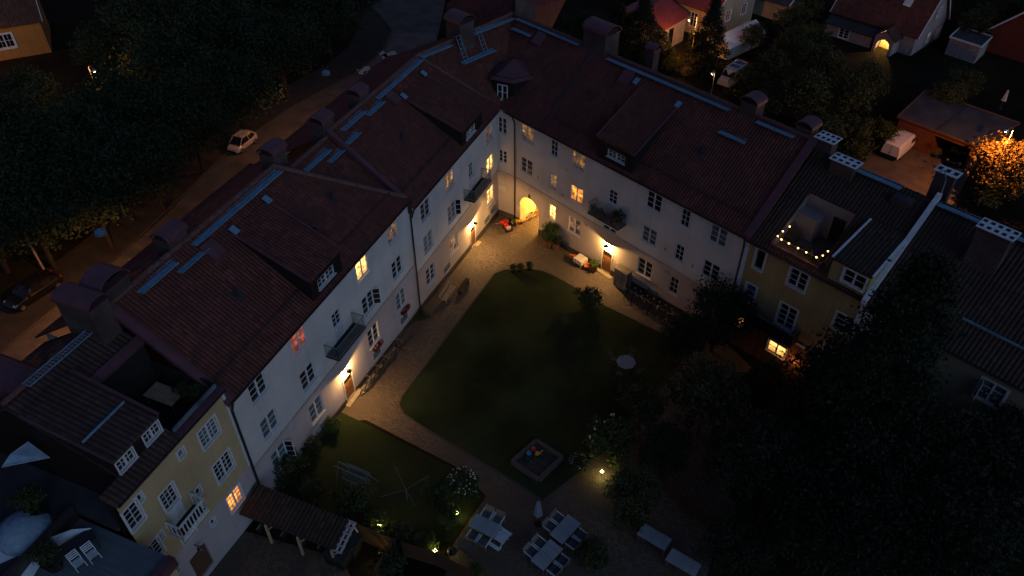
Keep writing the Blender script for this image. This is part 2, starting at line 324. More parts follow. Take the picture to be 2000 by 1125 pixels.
def entrance(root, F, s, zb, w, h, steps):
    fr = MB(F); x = w/2
    fr.box(s-x-.10, s-x, -.03, .10, zb, zb+h+.10); fr.box(s+x, s+x+.10, -.03, .10, zb, zb+h+.10); fr.box(s-x, s+x, -.028, .10, zb+h, zb+h+.10)
    d = MB(F); d.box(s-x, s+x, .06, .12, zb, zb+h)
    for k in range(6):
        if k < 5: d.box(s-x+.10, s+x-.10, .035, .06, zb+.10+k*.30, zb+.10+k*.30+.22)
    d.box(s-x, s-x+.07, .03, .06, zb, zb+h); d.box(s+x-.07, s+x, .03, .06, zb, zb+h)
    o = d.build('door', MAT['door'], root); fr.build('door_frame', MAT['dimframe'], o)
    g = MB(F); g.box(s-x+.12, s+x-.12, .03, .058, zb+h-.42, zb+h-.14); g.build('door_window', MAT['glass'], o)
    hd = MB(F); hd.tube((s-x+.13, .0, zb+.95), (s-x+.13, .0, zb+1.15), .018); hd.build('handle', MAT['chrome'], o)
    st = MB(F)
    for k in range(steps): st.box(s-x-.35, s+x+.35, -.06-.36*(k+1), -.06-.36*k, zb-1.2, zb-.02-.15*k)
    st.build('doorstep', MAT['step'], root)
def wall_lamp(root, F, s, z, power):
    m = MB(F); T = F
    V = MB(F); V.tube((s, 0, z+.10), (s, -.22, z+.14), .025); V.tube((s, -.22, z+.14), (s, -.34, z+.08), .022)
    prof = [(.04, .10), (.09, .07), (.15, .02), (.21, -.03), (.205, -.035), (.14, .01), (.03, .06)]
    V.lathe(prof, (s, -.34, z), 14); o = V.build('wall_lamp', MAT['lamp_shade'], root)
    b = MB(F); b.sphere((s, -.34, z-.02), .045, 8, 6); b.build('bulb', MAT['bulb'], o)
    l = bpy.data.lights.new('wall_lamp_light', 'POINT'); l.energy = power; l.color = (1.0, .56, .17); l.shadow_soft_size = .03
    lo = bpy.data.objects.new('wall_lamp_light', l); col.objects.link(lo); lo.location = F @ Vector((s, -.34, z-.085))
def balcony(root, F, s0, s1, z, dep, white=False, h=1.0, n=30):
    m = MB(F); m.box(s0, s1, -dep, -.01, z-.12, z)
    o = m.build('balcony', MAT['balcony_floor' if not white else 'balcony_white'], root)
    r = MB(F); y = -dep+.04; a, b = s0+.04, s1-.04
    if not white:
        for (p, q) in (((a, y), (b, y)), ((a, y), (a, -.03)), ((b, y), (b, -.03))):
            r.bar((p[0], p[1], z+h), (q[0], q[1], z+h), .05, .035); r.bar((p[0], p[1], z+.09), (q[0], q[1], z+.09), .03)
            L = math.hypot(q[0]-p[0], q[1]-p[1]); k = max(2, int(L/.125))
            for i in range(k+1): t = i/k; x_, y_ = p[0]+(q[0]-p[0])*t, p[1]+(q[1]-p[1])*t; r.bar((x_, y_, z+.02), (x_, y_, z+h-.02), .022)
        r.build('balustrade', MAT['rail'], o)
        f = MB(F); f.box(s0+.02, s1-.02, -dep+.05, -.02, z+.002, z+.02); f.build('balcony_deck', MAT['dark_interior'], o)
    else:
        for (p, q) in (((a, y), (b, y)), ((a, y), (a, -.03)), ((b, y), (b, -.03))):
            r.bar((p[0], p[1], z+h), (q[0], q[1], z+h), .11, .06); r.bar((p[0], p[1], z+.12), (q[0], q[1], z+.12), .05, .09)
            L = math.hypot(q[0]-p[0], q[1]-p[1]); k = max(2, int(L/.22))
            for i in range(k+1): t = i/k; x_, y_ = p[0]+(q[0]-p[0])*t, p[1]+(q[1]-p[1])*t; r.bar((x_, y_, z+.02), (x_, y_, z+h-.02), .11, .03)
        r.build('balustrade', MAT['balcony_white'], o)
        f = MB(F); f.box(s0+.02, s1-.02, -dep+.07, -.02, z+.002, z+.02); f.build('balcony_deck', MAT['dark_interior'], o)
    return o
def chimney(root, F, s0, s1, d0, d1, zb, zt, cap='barrel_s', name='chimney'):
    m = MB(F); m.box(s0, s1, d0, d1, zb, zt); o = m.build(name, MAT['brick'], root)
    c = MB(F); e = .12; n = 9
    if isinstance(cap, str):
        ax = cap[-1]; w = ((d1-d0) if ax == 's' else (s1-s0))/2+e; hgt = w*.62; P = []
        for k in range(n+1): t = math.pi*k/n; P.append((-w*math.cos(t), hgt*math.sin(t)))
        Q = [(x*.93, z*.93-.0) for x, z in P]
        cy = (d0+d1)/2 if ax == 's' else (s0+s1)/2; a, b = (s0-e, s1+e) if ax == 's' else (d0-e, d1+e)
        zz = zt+.16
        def mk(p, t): return (t, cy+p[0], zz+p[1]) if ax == 's' else (cy+p[0], t, zz+p[1])
        for i in range(n):
            c.face([mk(P[i], a), mk(P[i], b), mk(P[i+1], b), mk(P[i+1], a)]); c.face([mk(Q[i+1], a), mk(Q[i+1], b), mk(Q[i], b), mk(Q[i], a)])
            for t in (a, b): c.face([mk(P[i], t), mk(P[i+1], t), mk(Q[i+1], t), mk(Q[i], t)])
        c.box(s0-.04, s1+.04, d0-.04, d1+.04, zt, zt+.10); c.build('chimney_cap', MAT['purple_metal'], o)
        k = MB(F); k.box(s0+.1, s1-.1, d0+.1, d1-.1, zt+.10, zt+.42); k.build('flue', MAT['dark_interior'], o)
    else:
        nx, ny = cap; x0, x1, y0, y1 = s0-.15, s1+.15, d0-.15, d1+.15; z = zt+.06
        c.box(x0, x1, y0, y1, zt, z); c.build('chimney_cap', MAT['white_metal'], o)
        k = MB(F); hx, hy = (x1-x0)/nx, (y1-y0)/ny
        for i in range(nx):
            for j in range(ny): cx, cy = x0+hx*(i+.5), y0+hy*(j+.5); k.box(cx-hx*.27, cx+hx*.27, cy-hy*.24, cy+hy*.24, z, z+.015)
        k.build('flue', MAT['dark_interior'], o)
    return o
def walkway(root, F, s0, s1, d, z, w=.50, mat='walk'):
    m = MB(F); m.box(s0, s1, d-w/2, d+w/2, z+.10, z+.14); m.bar((s0, d-w/2-.02, z+.15), (s1, d-w/2-.02, z+.21), .04); m.bar((s0, d+w/2+.02, z+.15), (s1, d+w/2+.02, z+.21), .04)
    return m.build('roof_walkway', MAT[mat], root)
def on_roof(pl, d): return pl[1]+(d-pl[0])*(pl[3]-pl[1])/(pl[2]-pl[0])
PA = (-.25, 10.78, 6, 15.33); PB = (-.25, 9.83, 6, 14.52); PR = (-.25, 9.83, 6, 14.9)
def shed_dormer(root, F, pl, s0, s1, t0, t1, dtop, zf, d0, wins, roofmat, flash='purple_metal', front='dormer_side', over=.35):
    # front wall at depth d0 between s0..s1 up to zf; the roof runs back to depth dtop between t0..t1
    zt = on_roof(pl, dtop)+.04; zb = on_roof(pl, d0)-.05
    m = MB(F)
    facade(m, s0, s1, zb, zf, [hole(x) for x in wins], y=d0, dep=.14)
    for s, t, fl in ((s0, t0, 0), (s1, t1, 1)):
        P = [(s, d0, zb), (s, d0, zf), (t, dtop, zt)]; m.face(P if fl == 0 else P[::-1])
    o = m.build('dormer', MAT[front], root)
    sl = (zt-zf)/(dtop-d0); ov = over; r = MB(F); e = .05
    r.slab([(s0-e, d0-ov, zf-sl*ov+.10), (s1+e, d0-ov, zf-sl*ov+.10), (t1+e, dtop+.1, zt+sl*.1+.10), (t0-e, dtop+.1, zt+sl*.1+.10)], .16); r.build('dormer_roof', MAT[roofmat], o)
    for a, b in (((s0-e-.02, d0-ov-.02, zf-sl*ov+.13), (t0-e-.02, dtop, zt+.13)), ((s1+e+.02, d0-ov-.02, zf-sl*ov+.13), (t1+e+.02, dtop, zt+.13))): f = MB(F); f.bar(a, b, .13, .08); f.build('dormer_flashing', MAT[flash], o)
    return o
def dormer_window(dormer, root, F, s, z, w, h, d, nx=2, cols=2, rows=2, pane='glass', fmat='frame', casing=0):
    fd, pd, pm = window_data(w, h, nx, cols, rows, casing, fmat)
    M = WM[root.name].inverted() @ F @ Matrix.Translation((s, d, z))
    o = bpy.data.objects.new('window', fd); col.objects.link(o); o.parent = dormer; o.matrix_basis = M
    q = bpy.data.objects.new('pane', pm.data('pane', MAT[pane])); col.objects.link(q); q.parent = dormer; q.matrix_basis = M
def skylight(root, F, pl, s, d, w=1.0, h=.95, mat='purple_metal'):
    m = MB(F); a, b = d-h/2, d+h/2; m.slab([(s-w/2, a, on_roof(pl, a)+.32), (s+w/2, a, on_roof(pl, a)+.32), (s+w/2, b, on_roof(pl, b)+.25), (s-w/2, b, on_roof(pl, b)+.25)], .34); m.build('roof_hatch', MAT[mat], root)
def vent(root, F, pl, s, d):
    m = MB(F); z = on_roof(pl, d); m.tube((s, d, z-.1), (s, d, z+.55), .07, n=8); m.tube((s, d, z+.5), (s, d, z+.6), .11, n=8); m.slab([(s-.25, d-.3, on_roof(pl, d-.3)+.03), (s+.25, d-.3, on_roof(pl, d-.3)+.03), (s+.25, d+.3, on_roof(pl, d+.3)+.03), (s-.25, d+.3, on_roof(pl, d+.3)+.03)], .03); m.build('vent_pipe', MAT['dark_metal'], root)
def roofpart(root, polys, mat='red_tiles', t=.11, name='roof'):
    m = MB()
    for P in polys: m.slab(P, t)
    return m.build(name, MAT[mat], root)
def ridge_cap(root, pts, r=.16, mat='ridge_tile'):
    m = MB()
    for a, b in zip(pts[:-1], pts[1:]):
        a, b = Vector(a), Vector(b); L = (b-a).length; k = max(1, int(L/.40))
        for i in range(k): m.tube(a.lerp(b, i/k), a.lerp(b, (i+1.06)/k), r*.92, r*1.06, n=8, cap=False)
    return m.build('ridge_tiles', MAT[mat], root)
def gutter(root, pts, r=.06): 
    m = MB(); m.path(pts, r, 8); return m.build('gutter', MAT['gutter'], root)
def downpipe(root, pts, r=.055, mat='gutter'):
    m = MB(); m.path(pts, r, 8); return m.build('downpipe', MAT[mat], root)
def snow_guard(root, F, pl, s0, s1, d=.75):
    m = MB(F); z = on_roof(pl, d)
    for k in (.12, .22): m.tube((s0, d, z+k), (s1, d, z+k), .02, n=5)
    n = int((s1-s0)/1.2)
    for i in range(n+1): x = s0+(s1-s0)*i/n; m.bar((x, d, z-.05), (x, d, z+.25), .03)
    m.build('snow_guard', MAT['dark_metal'], root)

# ---------------------------------------------------------------- apartment house A (taller, left)
A = thing('apartment_house', 'taller white apartment house with hipped red roof between yellow plastered house and corner house', 'apartment house', FL)
zs, ze = 4.7, 10.75; a0, a1 = -8.95, 11.15
WA = []   # s, z, w, h, opts
for s, p in ((-6.72, 'glass'), (-2.71, 'lit4'), (4.6, 'lit1'), (8.77, 'lit3')): WA.append((s, 8.70, 1.38, 1.42, dict(pane=p, label={'lit1': 'brightly lit window under the eave', 'lit4': 'window with dim red light', 'lit3': 'dimly lit window under the eave'}.get(p))))
for s, p in ((-6.72, 'sky_reflect_glass'), (-2.71, 'glass'), (4.65, 'glass'), (8.77, 'glass')): WA.append((s, 5.52, 1.42, 1.52, dict(pane=p)))
for s, p in ((-6.75, 'sky_reflect_glass'), (-2.71, 'sky_reflect_glass'), (4.65, 'glass'), (8.77, 'sky_reflect_glass')): WA.append((s, 2.36, 1.40, 1.62, dict(pane=p)))
bd = (1.05, 7.32, .92, 1.20, dict(nx=1, cols=2, rows=3))
up = MB(FL); facade(up, a0, a1, zs, ze, [hole(x) for x in WA if x[1] > zs]+[(.59, 1.51, 6.22, 8.52)]); up.build('wall', MAT['white_plaster'], A)
lo = MB(FL); facade(lo, a0, a1, -1.5, zs-.0, [hole(x) for x in WA if x[1] < zs]+[(.36, 1.46, .55, 2.62)]); lo.box(a0, a0+.1, .2, 12.5, -2, 11); lo.box(a1-.2, a1, .2, 12.5, -2, 10.2); lo.box(a0+.2, a1, 12.4, 12.6, -2, 9.7); lo.build('ground_floor_wall', MAT['lilac_plaster'], A)
for x in WA: window(A, FL, *x[:4], **x[4])
window(A, FL, bd[0], bd[1], bd[2], bd[3], nx=1, cols=2, rows=3)
m = MB(FL); m.box(.60, 1.50, .06, .12, 6.22, 7.31); m.box(.72, 1.38, .045, .06, 6.4, 7.1); m.build('balcony_door', MAT['teal_panel'], A)
m = MB(FL); m.box(a0, a1, -.05, .03, zs-.09, zs+.05); m.build('string_course', MAT['moulding'], A)
plinth(A, FL, a0, a1, .42, ((.34, 1.48),))
entrance(A, FL, .91, .55, 1.02, 2.05, 2); wall_lamp(A, FL, .78, 3.45, 74.0)
balcony(A, FL, -.75, 2.6, 6.2, 1.0)
rN = (5.4, 6.0, 15.33)
eS, eN = (a0-.05, -.25, 10.78), (a1+.1, -.25, 10.78)
roofpart(A, [[LP(*eS), LP(*eN), LP(*rN), LP(a0-.05, 6, 15.33)], [LP(a1+.1, 13.6, 10.4), LP(a0-.05, 13.6, 10.4), LP(a0-.05, 6, 15.33), LP(*rN)]])
m = MB()                                                            # skirt below the hip, over the lower neighbour's roof
for P, Q in (((a1+.1, -.25, 10.78), rN), (rN, (a1+.1, 13.6, 10.4))): a, b = LP(*P), LP(*Q); m.face([a-Vector((0,0,.05)), a-Vector((0,0,1.4)), b-Vector((0,0,1.4)), b-Vector((0,0,.05))])
m.build('roof_skirt', MAT['dark_metal'], A)
ridge_cap(A, [LP(*rN), LP(a1-.1, .0, 10.95)], .17); ridge_cap(A, [LP(a0, 6.05, 15.40), LP(5.4, 6.05, 15.40)], .15)
m = MB(FL); m.slab([(a0-.22, -.25, 10.82), (a0+.30, -.25, 10.82), (a0+.30, 6, 15.52), (a0-.22, 6, 15.52)], .30); m.build('verge_flashing', MAT['purple_metal'], A)
gutter(A, [LP(a0-.05, -.31, 10.66), LP(a1+.15, -.31, 10.66)])
downpipe(A, [LP(a0+.02, -.31, 10.6), LP(a0+.0, -.12, 10.0), LP(a0, -.12, 1.2)], .075); downpipe(A, [LP(a1+.1, -.31, 10.6), LP(a1+.02, -.12, 9.9), LP(a1+.02, -.12, -.3)], .06)
snow_guard(A, FL, PA, a0+.4, -.9); snow_guard(A, FL, PA, 3.6, a1-.6)
d_ = shed_dormer(A, FL, PA, -.75, 2.5, -.72, 2.75, 4.85, 12.45, -.05, [(.8, 11.28, 1.75, .72)], 'red_tiles', over=.04); dormer_window(d_, A, FL, .8, 11.28, 1.75, .72, -.07)
for s0, s1, d, dz in ((-7.3, -4.55, 5.55, 0), (-4.9, -2.6, 5.15, -.05), (-3.0, 5.3, 5.6, 0)): walkway(A, FL, s0, s1, d, on_roof(PA, d)+dz)
for s, d in ((-.55, 4.75), (2.75, 4.8)): m = MB(FL); z = on_roof(PA, d); m.slab([(s-.22, d-.2, z+.22), (s+.22, d-.2, z+.22), (s+.22, d+.25, z+.5), (s-.22, d+.25, z+.5)], .04); m.build('dormer_saddle', MAT['walk'], A)
skylight(A, FL, PA, -2.45, 4.8); vent(A, FL, PA, -3.7, 2.66); vent(A, FL, PA, 6.46, 2.8)
m = MB(FL); m.box(3.5, 3.95, 2.15, 2.6, 12.2, 12.85); m.build('vent_box', MAT['purple_metal'], A)
chimney(A, FL, -4.1, -2.7, 6.1, 7.2, 13.6, 15.85); chimney(A, FL, 5.65, 7.0, 6.2, 7.3, 13, 15.75)
chimney(A, FL, -9.0, -7.2, 6.0, 7.2, 12, 16.1, 'barrel_d')
for s, w_, z in ((-2.3, .9, 1.15), (4.6, .9, 1.1), (8.8, .9, .95)): m = MB(FL); m.box(s-w_/2, s+w_/2, -.07, .0, z, z+.5); m.build('cellar_window', MAT['sky_reflect_glass'], A)
# open casements
def casement(root, F, s, z, w, h, ang, hinge=1, pane='sky_reflect_glass'):
    M = F @ Matrix.Translation((s, .06, z)) @ Matrix.Rotation(R_(ang), 4, 'Z'); m = MB(M); x0, x1 = (0, w) if hinge > 0 else (-w, 0)
    m.box(x0, x0+.05, -.02, .02, 0, h); m.box(x1-.05, x1, -.02, .02, 0, h); m.box(x0+.05, x1-.05, -.02, .02, 0, .05); m.box(x0+.05, x1-.05, -.02, .02, h-.05, h)
    for k in (1, 2): m.box(x0+.05, x1-.05, -.015, .015, h*k/3-.018, h*k/3+.018)
    o = m.build('open_casement', MAT['frame'], root); g = MB(M); g.box(x0+.04, x1-.04, -.004, .004, .04, h-.04); g.build('pane', MAT[pane], o)
casement(A, FL, 5.32, 5.56, .55, 1.42, -55, 1, 'glass'); casement(A, FL, -6.08, 2.42, .55, 1.5, -70, 1, 'glass')

# ---------------------------------------------------------------- apartment house B with the bend and the right wing
B = thing('apartment_house', 'white corner apartment house with lit archway passage and bay dormer over the inner corner', 'apartment house', FL)
zs, ze = 3.6, 9.8; b0, b1 = 11.17, 27.3; r0, r1 = -12.5, 10.7
WB = []
for s, p in ((13.55, 'glass'), (17.83, 'lit5'), (25.62, 'lit3')): WB.append((s, 7.48, 1.42, 1.5, dict(pane=p, fmat='dimframe')))
WB.append((21.7, 6.24, .84, 1.36, dict(nx=1, cols=2, rows=3)))
for s, p in ((13.55, 'blind'), (17.8, 'sky_reflect_glass'), (25.62, 'lit1')): WB.append((s, 4.42, 1.42, 1.58, dict(pane=p, fmat='dimframe', label='brightly lit window near the corner' if p == 'lit1' else None)))
WB.append((21.4, 3.9, .8, .62, dict(nx=1, cols=1, rows=2, pane='lit1')))
for s, p in ((13.47, 'glass'), (17.76, 'lit5'), (25.5, 'lit1')): WB.append((s, 1.12, 1.42, 1.66, dict(pane=p)))
WR = []
for s, w_, p in ((-11.0, 1.44, 'lit5'), (-7.8, .82, 'glass'), (-5.05, 1.42, 'lit5'), (2.73, 1.40, 'glass'), (5.64, .80, 'glass'), (8.54, 1.40, 'sky_reflect_glass')): WR.append((s, 7.84, w_, 1.5, dict(nx=2 if w_ > 1 else 1, cols=1 if w_ > 1 else 2, pane=p)))
for s, w_, p in ((-11.03, 1.44, 'glass'), (-7.78, .82, 'lit3'), (-5.02, 1.42, 'lit2'), (2.73, 1.40, 'sky_reflect_glass'), (5.67, .80, 'glass'), (8.56, 1.40, 'glass')): WR.append((s, 4.65, w_, 1.46, dict(nx=2 if w_ > 1 else 1, cols=1 if w_ > 1 else 2, pane=p, label='bright orange lit window' if p == 'lit2' else None)))
for s, w_, p in ((-7.72, .82, 'lit1'), (-5.02, 1.40, 'lit3'), (2.78, 1.42, 'glass'), (5.69, .82, 'glass'), (8.6, 1.40, 'sky_reflect_glass')): WR.append((s, 1.32, w_, 1.6, dict(nx=2 if w_ > 1 else 1, cols=1 if w_ > 1 else 2, pane=p)))
WR.append((-1.2, 6.42, .90, 1.24, dict(nx=1, cols=2, rows=3))); WR.append((-1.2, 3.66, 1.36, .40, dict(nx=2, cols=1, rows=1)))
up = MB(FL); facade(up, b0, b1, zs, ze, [hole(x) for x in WB if x[1] > zs]); up.F = FL
C1, C2 = LP(b1, 0, 0), RP(r0, 0, 0); cw = (C2-C1).length; FC = TM(C1.x, C1.y, 0, math.atan2(C2.y-C1.y, C2.x-C1.x))
up.build('wall', MAT['white_plaster'], B)
WCn = [(.55, 7.55, .92, 1.55, dict(nx=2, cols=1, rows=3)), (.58, 4.6, .92, 1.25, dict(nx=2, cols=1, rows=3))]
m = MB(FC); facade(m, 0, cw, zs, ze, [hole(x) for x in WCn]); m.build('wall', MAT['white_plaster'], B)
m = MB(FR); facade(m, r0, r1, zs, ze, [hole(x) for x in WR if x[1] > zs]); m.build('wall', MAT['white_plaster'], B)
m = MB(FL); facade(m, b0, b1, -2.5, zs, [hole(x) for x in WB if x[1] < zs]+[(21.05, 22.05, -1.0, 1.15)]); m.box(b0+.05, b0+.25, .2, 12.5, -2, 9.3); m.box(b0+.3, 33, 12.4, 12.6, -2, 9.6); m.build('ground_floor_wall', MAT['pink_plaster'], B)
m = MB(FC); facade(m, 0, cw, -2.5, zs, []); m.box(.58-.45, .58+.45, -.02, .0, 1.55, 2.15); m.build('ground_floor_wall', MAT['pink_plaster'], B)
AR0, AR1, AZ = -11.85, -9.35, 2.15; ac, ar = (AR0+AR1)/2, (AR1-AR0)/2
m = MB(FR); facade(m, r0, r1, -2.5, zs, [hole(x) for x in WR if x[1] < zs]+[(-1.66, -.64, -.62, 1.55), (AR0, AR1, -3.0, AZ)], dep=.16)
n = 14
for i in range(n):
    t0, t1 = math.pi*i/n, math.pi*(i+1)/n; p, q = (ac-ar*math.cos(t0), AZ-ar*(1-math.sin(t0))), (ac-ar*math.cos(t1), AZ-ar*(1-math.sin(t1)))
    m.face([(p[0], 0, p[1]), (q[0], 0, q[1]), (q[0], 0, AZ+.0), (p[0], 0, AZ+.0)])
m.box(r1-.15, r1, .2, 12, -2, 9.4); m.build('ground_floor_wall', MAT['pink_plaster'], B)
ps = MB(FR); D = 11.5                                               # the passage through the house
for i in range(n):
    t0, t1 = math.pi*i/n, math.pi*(i+1)/n; p, q = (ac-ar*math.cos(t0), AZ-ar*(1-math.sin(t0))), (ac-ar*math.cos(t1), AZ-ar*(1-math.sin(t1)))
    ps.face([(p[0], 0, p[1]), (p[0], D, p[1]), (q[0], D, q[1]), (q[0], 0, q[1])])
zsp = AZ-ar
ps.face([(AR0, 0, -3), (AR0, D, -3), (AR0, D, zsp), (AR0, 0, zsp)]); ps.face([(AR1, 0, zsp), (AR1, D, zsp), (AR1, D, -3), (AR1, 0, -3)]); ps.face([(AR0, D, -3), (AR1, D, -3), (AR1, D, AZ), (AR0, D, AZ)])
ps.build('archway_passage', MAT['cream'], B)
m = MB(FR); m.box(AR0+.002, AR0+.05, 2.1, D-.1, -3, -.05); m.build('passage_wainscot', MAT['wainscot'], B)
m = MB(FR); m.box(ac-.12, ac+.12, -.06, .0, AZ+.06, AZ+.45); m.build('keystone', MAT['stone'], B)
l = bpy.data.lights.new('passage_light', 'POINT'); l.energy = 130; l.color = (1, .60, .17); l.shadow_soft_size = .12; lo_ = bpy.data.objects.new('passage_light', l); col.objects.link(lo_); lo_.location = RP(ac+.55, 2.6, 1.35)
m = MB(FR); m.lathe([(.02, .16), (.16, .12), (.17, .02), (.02, .0)], (ac+.55, 2.6, 1.46), 12); m.build('ceiling_lamp', MAT['bulb'], B)
for F, W in ((FL, WB), (FC, WCn), (FR, WR)):
    for x in W: window(B, F, *x[:4], **x[4])
m = MB(FL); m.box(21.28, 22.12, -.012, .03, 5.0, 6.18); m.build('balcony_door', MAT['teal_panel'], B); m = MB(FR); m.box(-1.64, -.76, -.012, .03, 5.22, 6.37); m.build('balcony_door', MAT['teal_panel'], B)
m = MB(FL); m.box(b0, b1-.03, -.05, .03, zs-.09, zs+.05); m.build('string_course', MAT['moulding'], B); m = MB(FC); m.box(.03, cw-.03, -.05, .03, zs-.09, zs+.05); m.build('string_course', MAT['moulding'], B); m = MB(FR); m.box(r0+.03, r1, -.05, .03, zs-.09, zs+.05); m.build('string_course', MAT['moulding'], B)
plinth(B, FL, b0, b1-.03, .55, ((21.03, 22.07),)); plinth(B, FC, .03, cw-.03, .65); plinth(B, FR, r0+.03, r1, .6, ((AR0, AR1), (-1.68, -.62)))
entrance(B, FL, 21.55, -1.0, 1.0, 2.12, 1); wall_lamp(B, FL, 21.35, 1.75, 110.0); entrance(B, FR, -1.15, -.62, 1.02, 2.15, 1); wall_lamp(B, FR, -1.1, 2.38, 96.0)
balcony(B, FL, 20.1, 23.7, 4.95, 1.0); bR = balcony(B, FR, -2.85, .4, 5.2, 1.0)
m = MB(FC)
for k in range(7): m.box(.14, 1.02, -.035, -.02, 1.58+k*.08, 1.62+k*.08)
m.build('vent_grille', MAT['dimframe'], B)
for F, L_ in ((FL, ((26.0, .1), (24.6, -.15), (16.3, .5))), (FR, ((-8.3, -.55), (-6.0, -.2), (1.2, .1), (3.9, .35)))):
    for s, z in L_: m = MB(F); m.box(s-.5, s+.5, -.065, -.0, z-.25, z+.22); m.build('cellar_window', MAT['sky_reflect_glass'], B)
# roofs
C1e, C2e = LP(b1+.1, -.25, 9.83), RP(r0-.1, -.25, 9.83); K = LP(24.9, 6, 14.52); J = RP(-19.3, 6, 14.9); R1 = RP(10.6, 6, 14.9)
roofpart(B, [[LP(11.45, -.25, 9.83), C1e, K, LP(11.45, 6, 14.52)]])
roofpart(B, [[LP(11.45, 13.6, 10.0), LP(11.45, 6, 14.52), K, LP(32.5, 13.6, 10.0)]])
roofpart(B, [[C1e, J, K]]); roofpart(B, [[C1e, C2e, J]])
roofpart(B, [[C2e, RP(-9.3, -.25, 9.83), RP(-9.3, 6, 14.9), J]]); roofpart(B, [[RP(-9.3, -.25, 9.83), RP(10.75, -.25, 9.83), RP(10.75, 6, 14.9), RP(-9.3, 6, 14.9)]])
roofpart(B, [[RP(-22, 13, 9.3), J, RP(10.75, 6, 14.9), RP(10.75, 13, 9.3)][::-1]])
roofpart(B, [[K, J, Vector((-5.3, 74.5, 9.6)), LP(32.5, 13.6, 10.0)]])
roofpart(B, [[J, Vector((-.5, 86, 14.9)), Vector((-7.2, 84, 9.6)), Vector((-5.3, 74.5, 9.6))]]); roofpart(B, [[J, RP(-22, 13, 9.3), Vector((6.0, 86, 9.6)), Vector((-.5, 86, 14.9))]])
roofpart(B, [[LP(11.05, .1, 9.86), LP(11.4, .1, 9.86), LP(11.4, 6, 14.25), LP(4.6, 6, 14.25)], [LP(11.4, 13, 9.3), LP(3.0, 13, 9.3), LP(3.0, 6, 14.25), LP(11.4, 6, 14.25)]], name='lower_roof')
m = MB(FL); m.slab([(11.2, .15, 10.42), (11.62, .15, 10.42), (11.62, 6, 14.86), (11.2, 6, 14.86)], .45); m.build('fire_wall_flashing', MAT['purple_metal'], B)
m = MB(FR); m.slab([(-9.42, -.1, 9.98), (-9.18, -.1, 9.98), (-9.18, 6, 15.02), (-9.42, 6, 15.02)], .25); m.build('roof_seam', MAT['dark_metal'], B)
m = MB(FR); m.slab([(10.5, -.25, 9.98), (11.05, -.25, 9.98), (11.05, 6, 15.18), (10.5, 6, 15.18)], .40); m.build('verge_flashing', MAT['purple_metal'], B)
ridge_cap(B, [LP(11.5, 6.05, 14.6), K+Vector((0,0,.06)), J+Vector((0,0,.06)), R1+Vector((0,0,.06))], .15); ridge_cap(B, [K+Vector((.2,.0,-.1)), C1e.lerp(K, .2)+Vector((0,0,.12))], .13); ridge_cap(B, [LP(5.6, 6.05, 14.33), LP(11.2, 6.05, 14.33)], .15)
gutter(B, [LP(11.3, -.31, 9.70), C1e+Vector((.02,-.05,-.12)), C2e+Vector((-.02,-.05,-.12)), RP(10.75, -.31, 9.70)])
downpipe(B, [LP(11.35, -.31, 9.65), LP(11.3, -.12, 9.0)], .06); downpipe(B, [C2e+Vector((0,-.1,-.2)), RP(r0+.05, -.10, 9.1), RP(r0+.05, -.10, -1.4)], .06); downpipe(B, [RP(10.7, -.31, 9.65), RP(10.68, -.12, 9.0), RP(10.68, -.12, -.5)], .06)
snow_guard(B, FL, PB, 12, 21.5); snow_guard(B, FR, PR, -9, -4.1); snow_guard(B, FR, PR, .2, 10.3)
d_ = shed_dormer(B, FL, PB, 20.2, 24.1, 19.6, 23.6, 4.7, 11.25, -.05, [(21.8, 10.16, 1.75, .64)], 'red_tiles', over=.04); dormer_window(d_, B, FL, 21.8, 10.16, 1.75, .64, -.07)
d_ = shed_dormer(B, FR, PR, -3.2, .45, -3.3, .45, 4.75, 11.65, -.05, [(-1.25, 10.46, 1.75, .66)], 'red_tiles', over=.06); dormer_window(d_, B, FR, -1.25, 10.46, 1.75, .66, -.05)
for s, d in ((19.7, 4.5), (23.5, 4.7)): m = MB(FL); z = on_roof(PB, d); m.slab([(s-.22, d-.2, z+.22), (s+.22, d-.2, z+.22), (s+.22, d+.25, z+.5), (s-.22, d+.25, z+.5)], .04); m.build('dormer_saddle', MAT['walk'], B)
for s, d in ((-3.9, 4.9), (.45, 4.6)): m = MB(FR); z = on_roof(PR, d); m.slab([(s-.22, d-.2, z+.22), (s+.22, d-.2, z+.22), (s+.22, d+.25, z+.5), (s-.22, d+.25, z+.5)], .04); m.build('dormer_saddle', MAT['walk'], B)
for s0, s1, d in ((7.2, 10.4, 5.4), (9.5, 11.25, 4.9), (12.5, 15.5, 5.55), (11.7, 13.4, 4.85), (15.4, 17.7, 5.25), (17.5, 24.8, 5.6)): walkway(B, FL, s0, s1, d, on_roof(PB, d)-(.27 if s0 < 11 else 0))
for s0, s1, d in ((-18.4, -10.9, 5.75), (-7.6, 4.2, 5.65), (6.5, 9.5, 5.65), (4.5, 6.7, 4.3), (-18.2, -15.9, 5.0)): walkway(B, FR, s0, s1, d, on_roof(PR, d))
dKJ = (J-K); FK = TM(K.x, K.y, 0, math.atan2(dKJ.y, dKJ.x)); LK = dKJ.length
walkway(B, FK, .1, 3.4, -.35, 14.4); walkway(B, FK, 5.6, LK-.3, -.35, 14.55); walkway(B, FK, 3.2, 7.0, -1.9, 13.3)
skylight(B, FL, PB, 18.8, 4.95, .95, .9); skylight(B, FR, PR, -14.9, 5.0, .95, .95); skylight(B, FR, PR, -3.95, 5.1, 1.0, 1.0) if False else skylight(B, FR, PR, -5.0, 5.0, 1.0, 1.0)
for F, P, s, d in ((FL, PB, 16.2, 2.9), (FR, PR, -6.96, 3.05), (FR, PR, 4.27, 2.84)): vent(B, F, P, s, d)
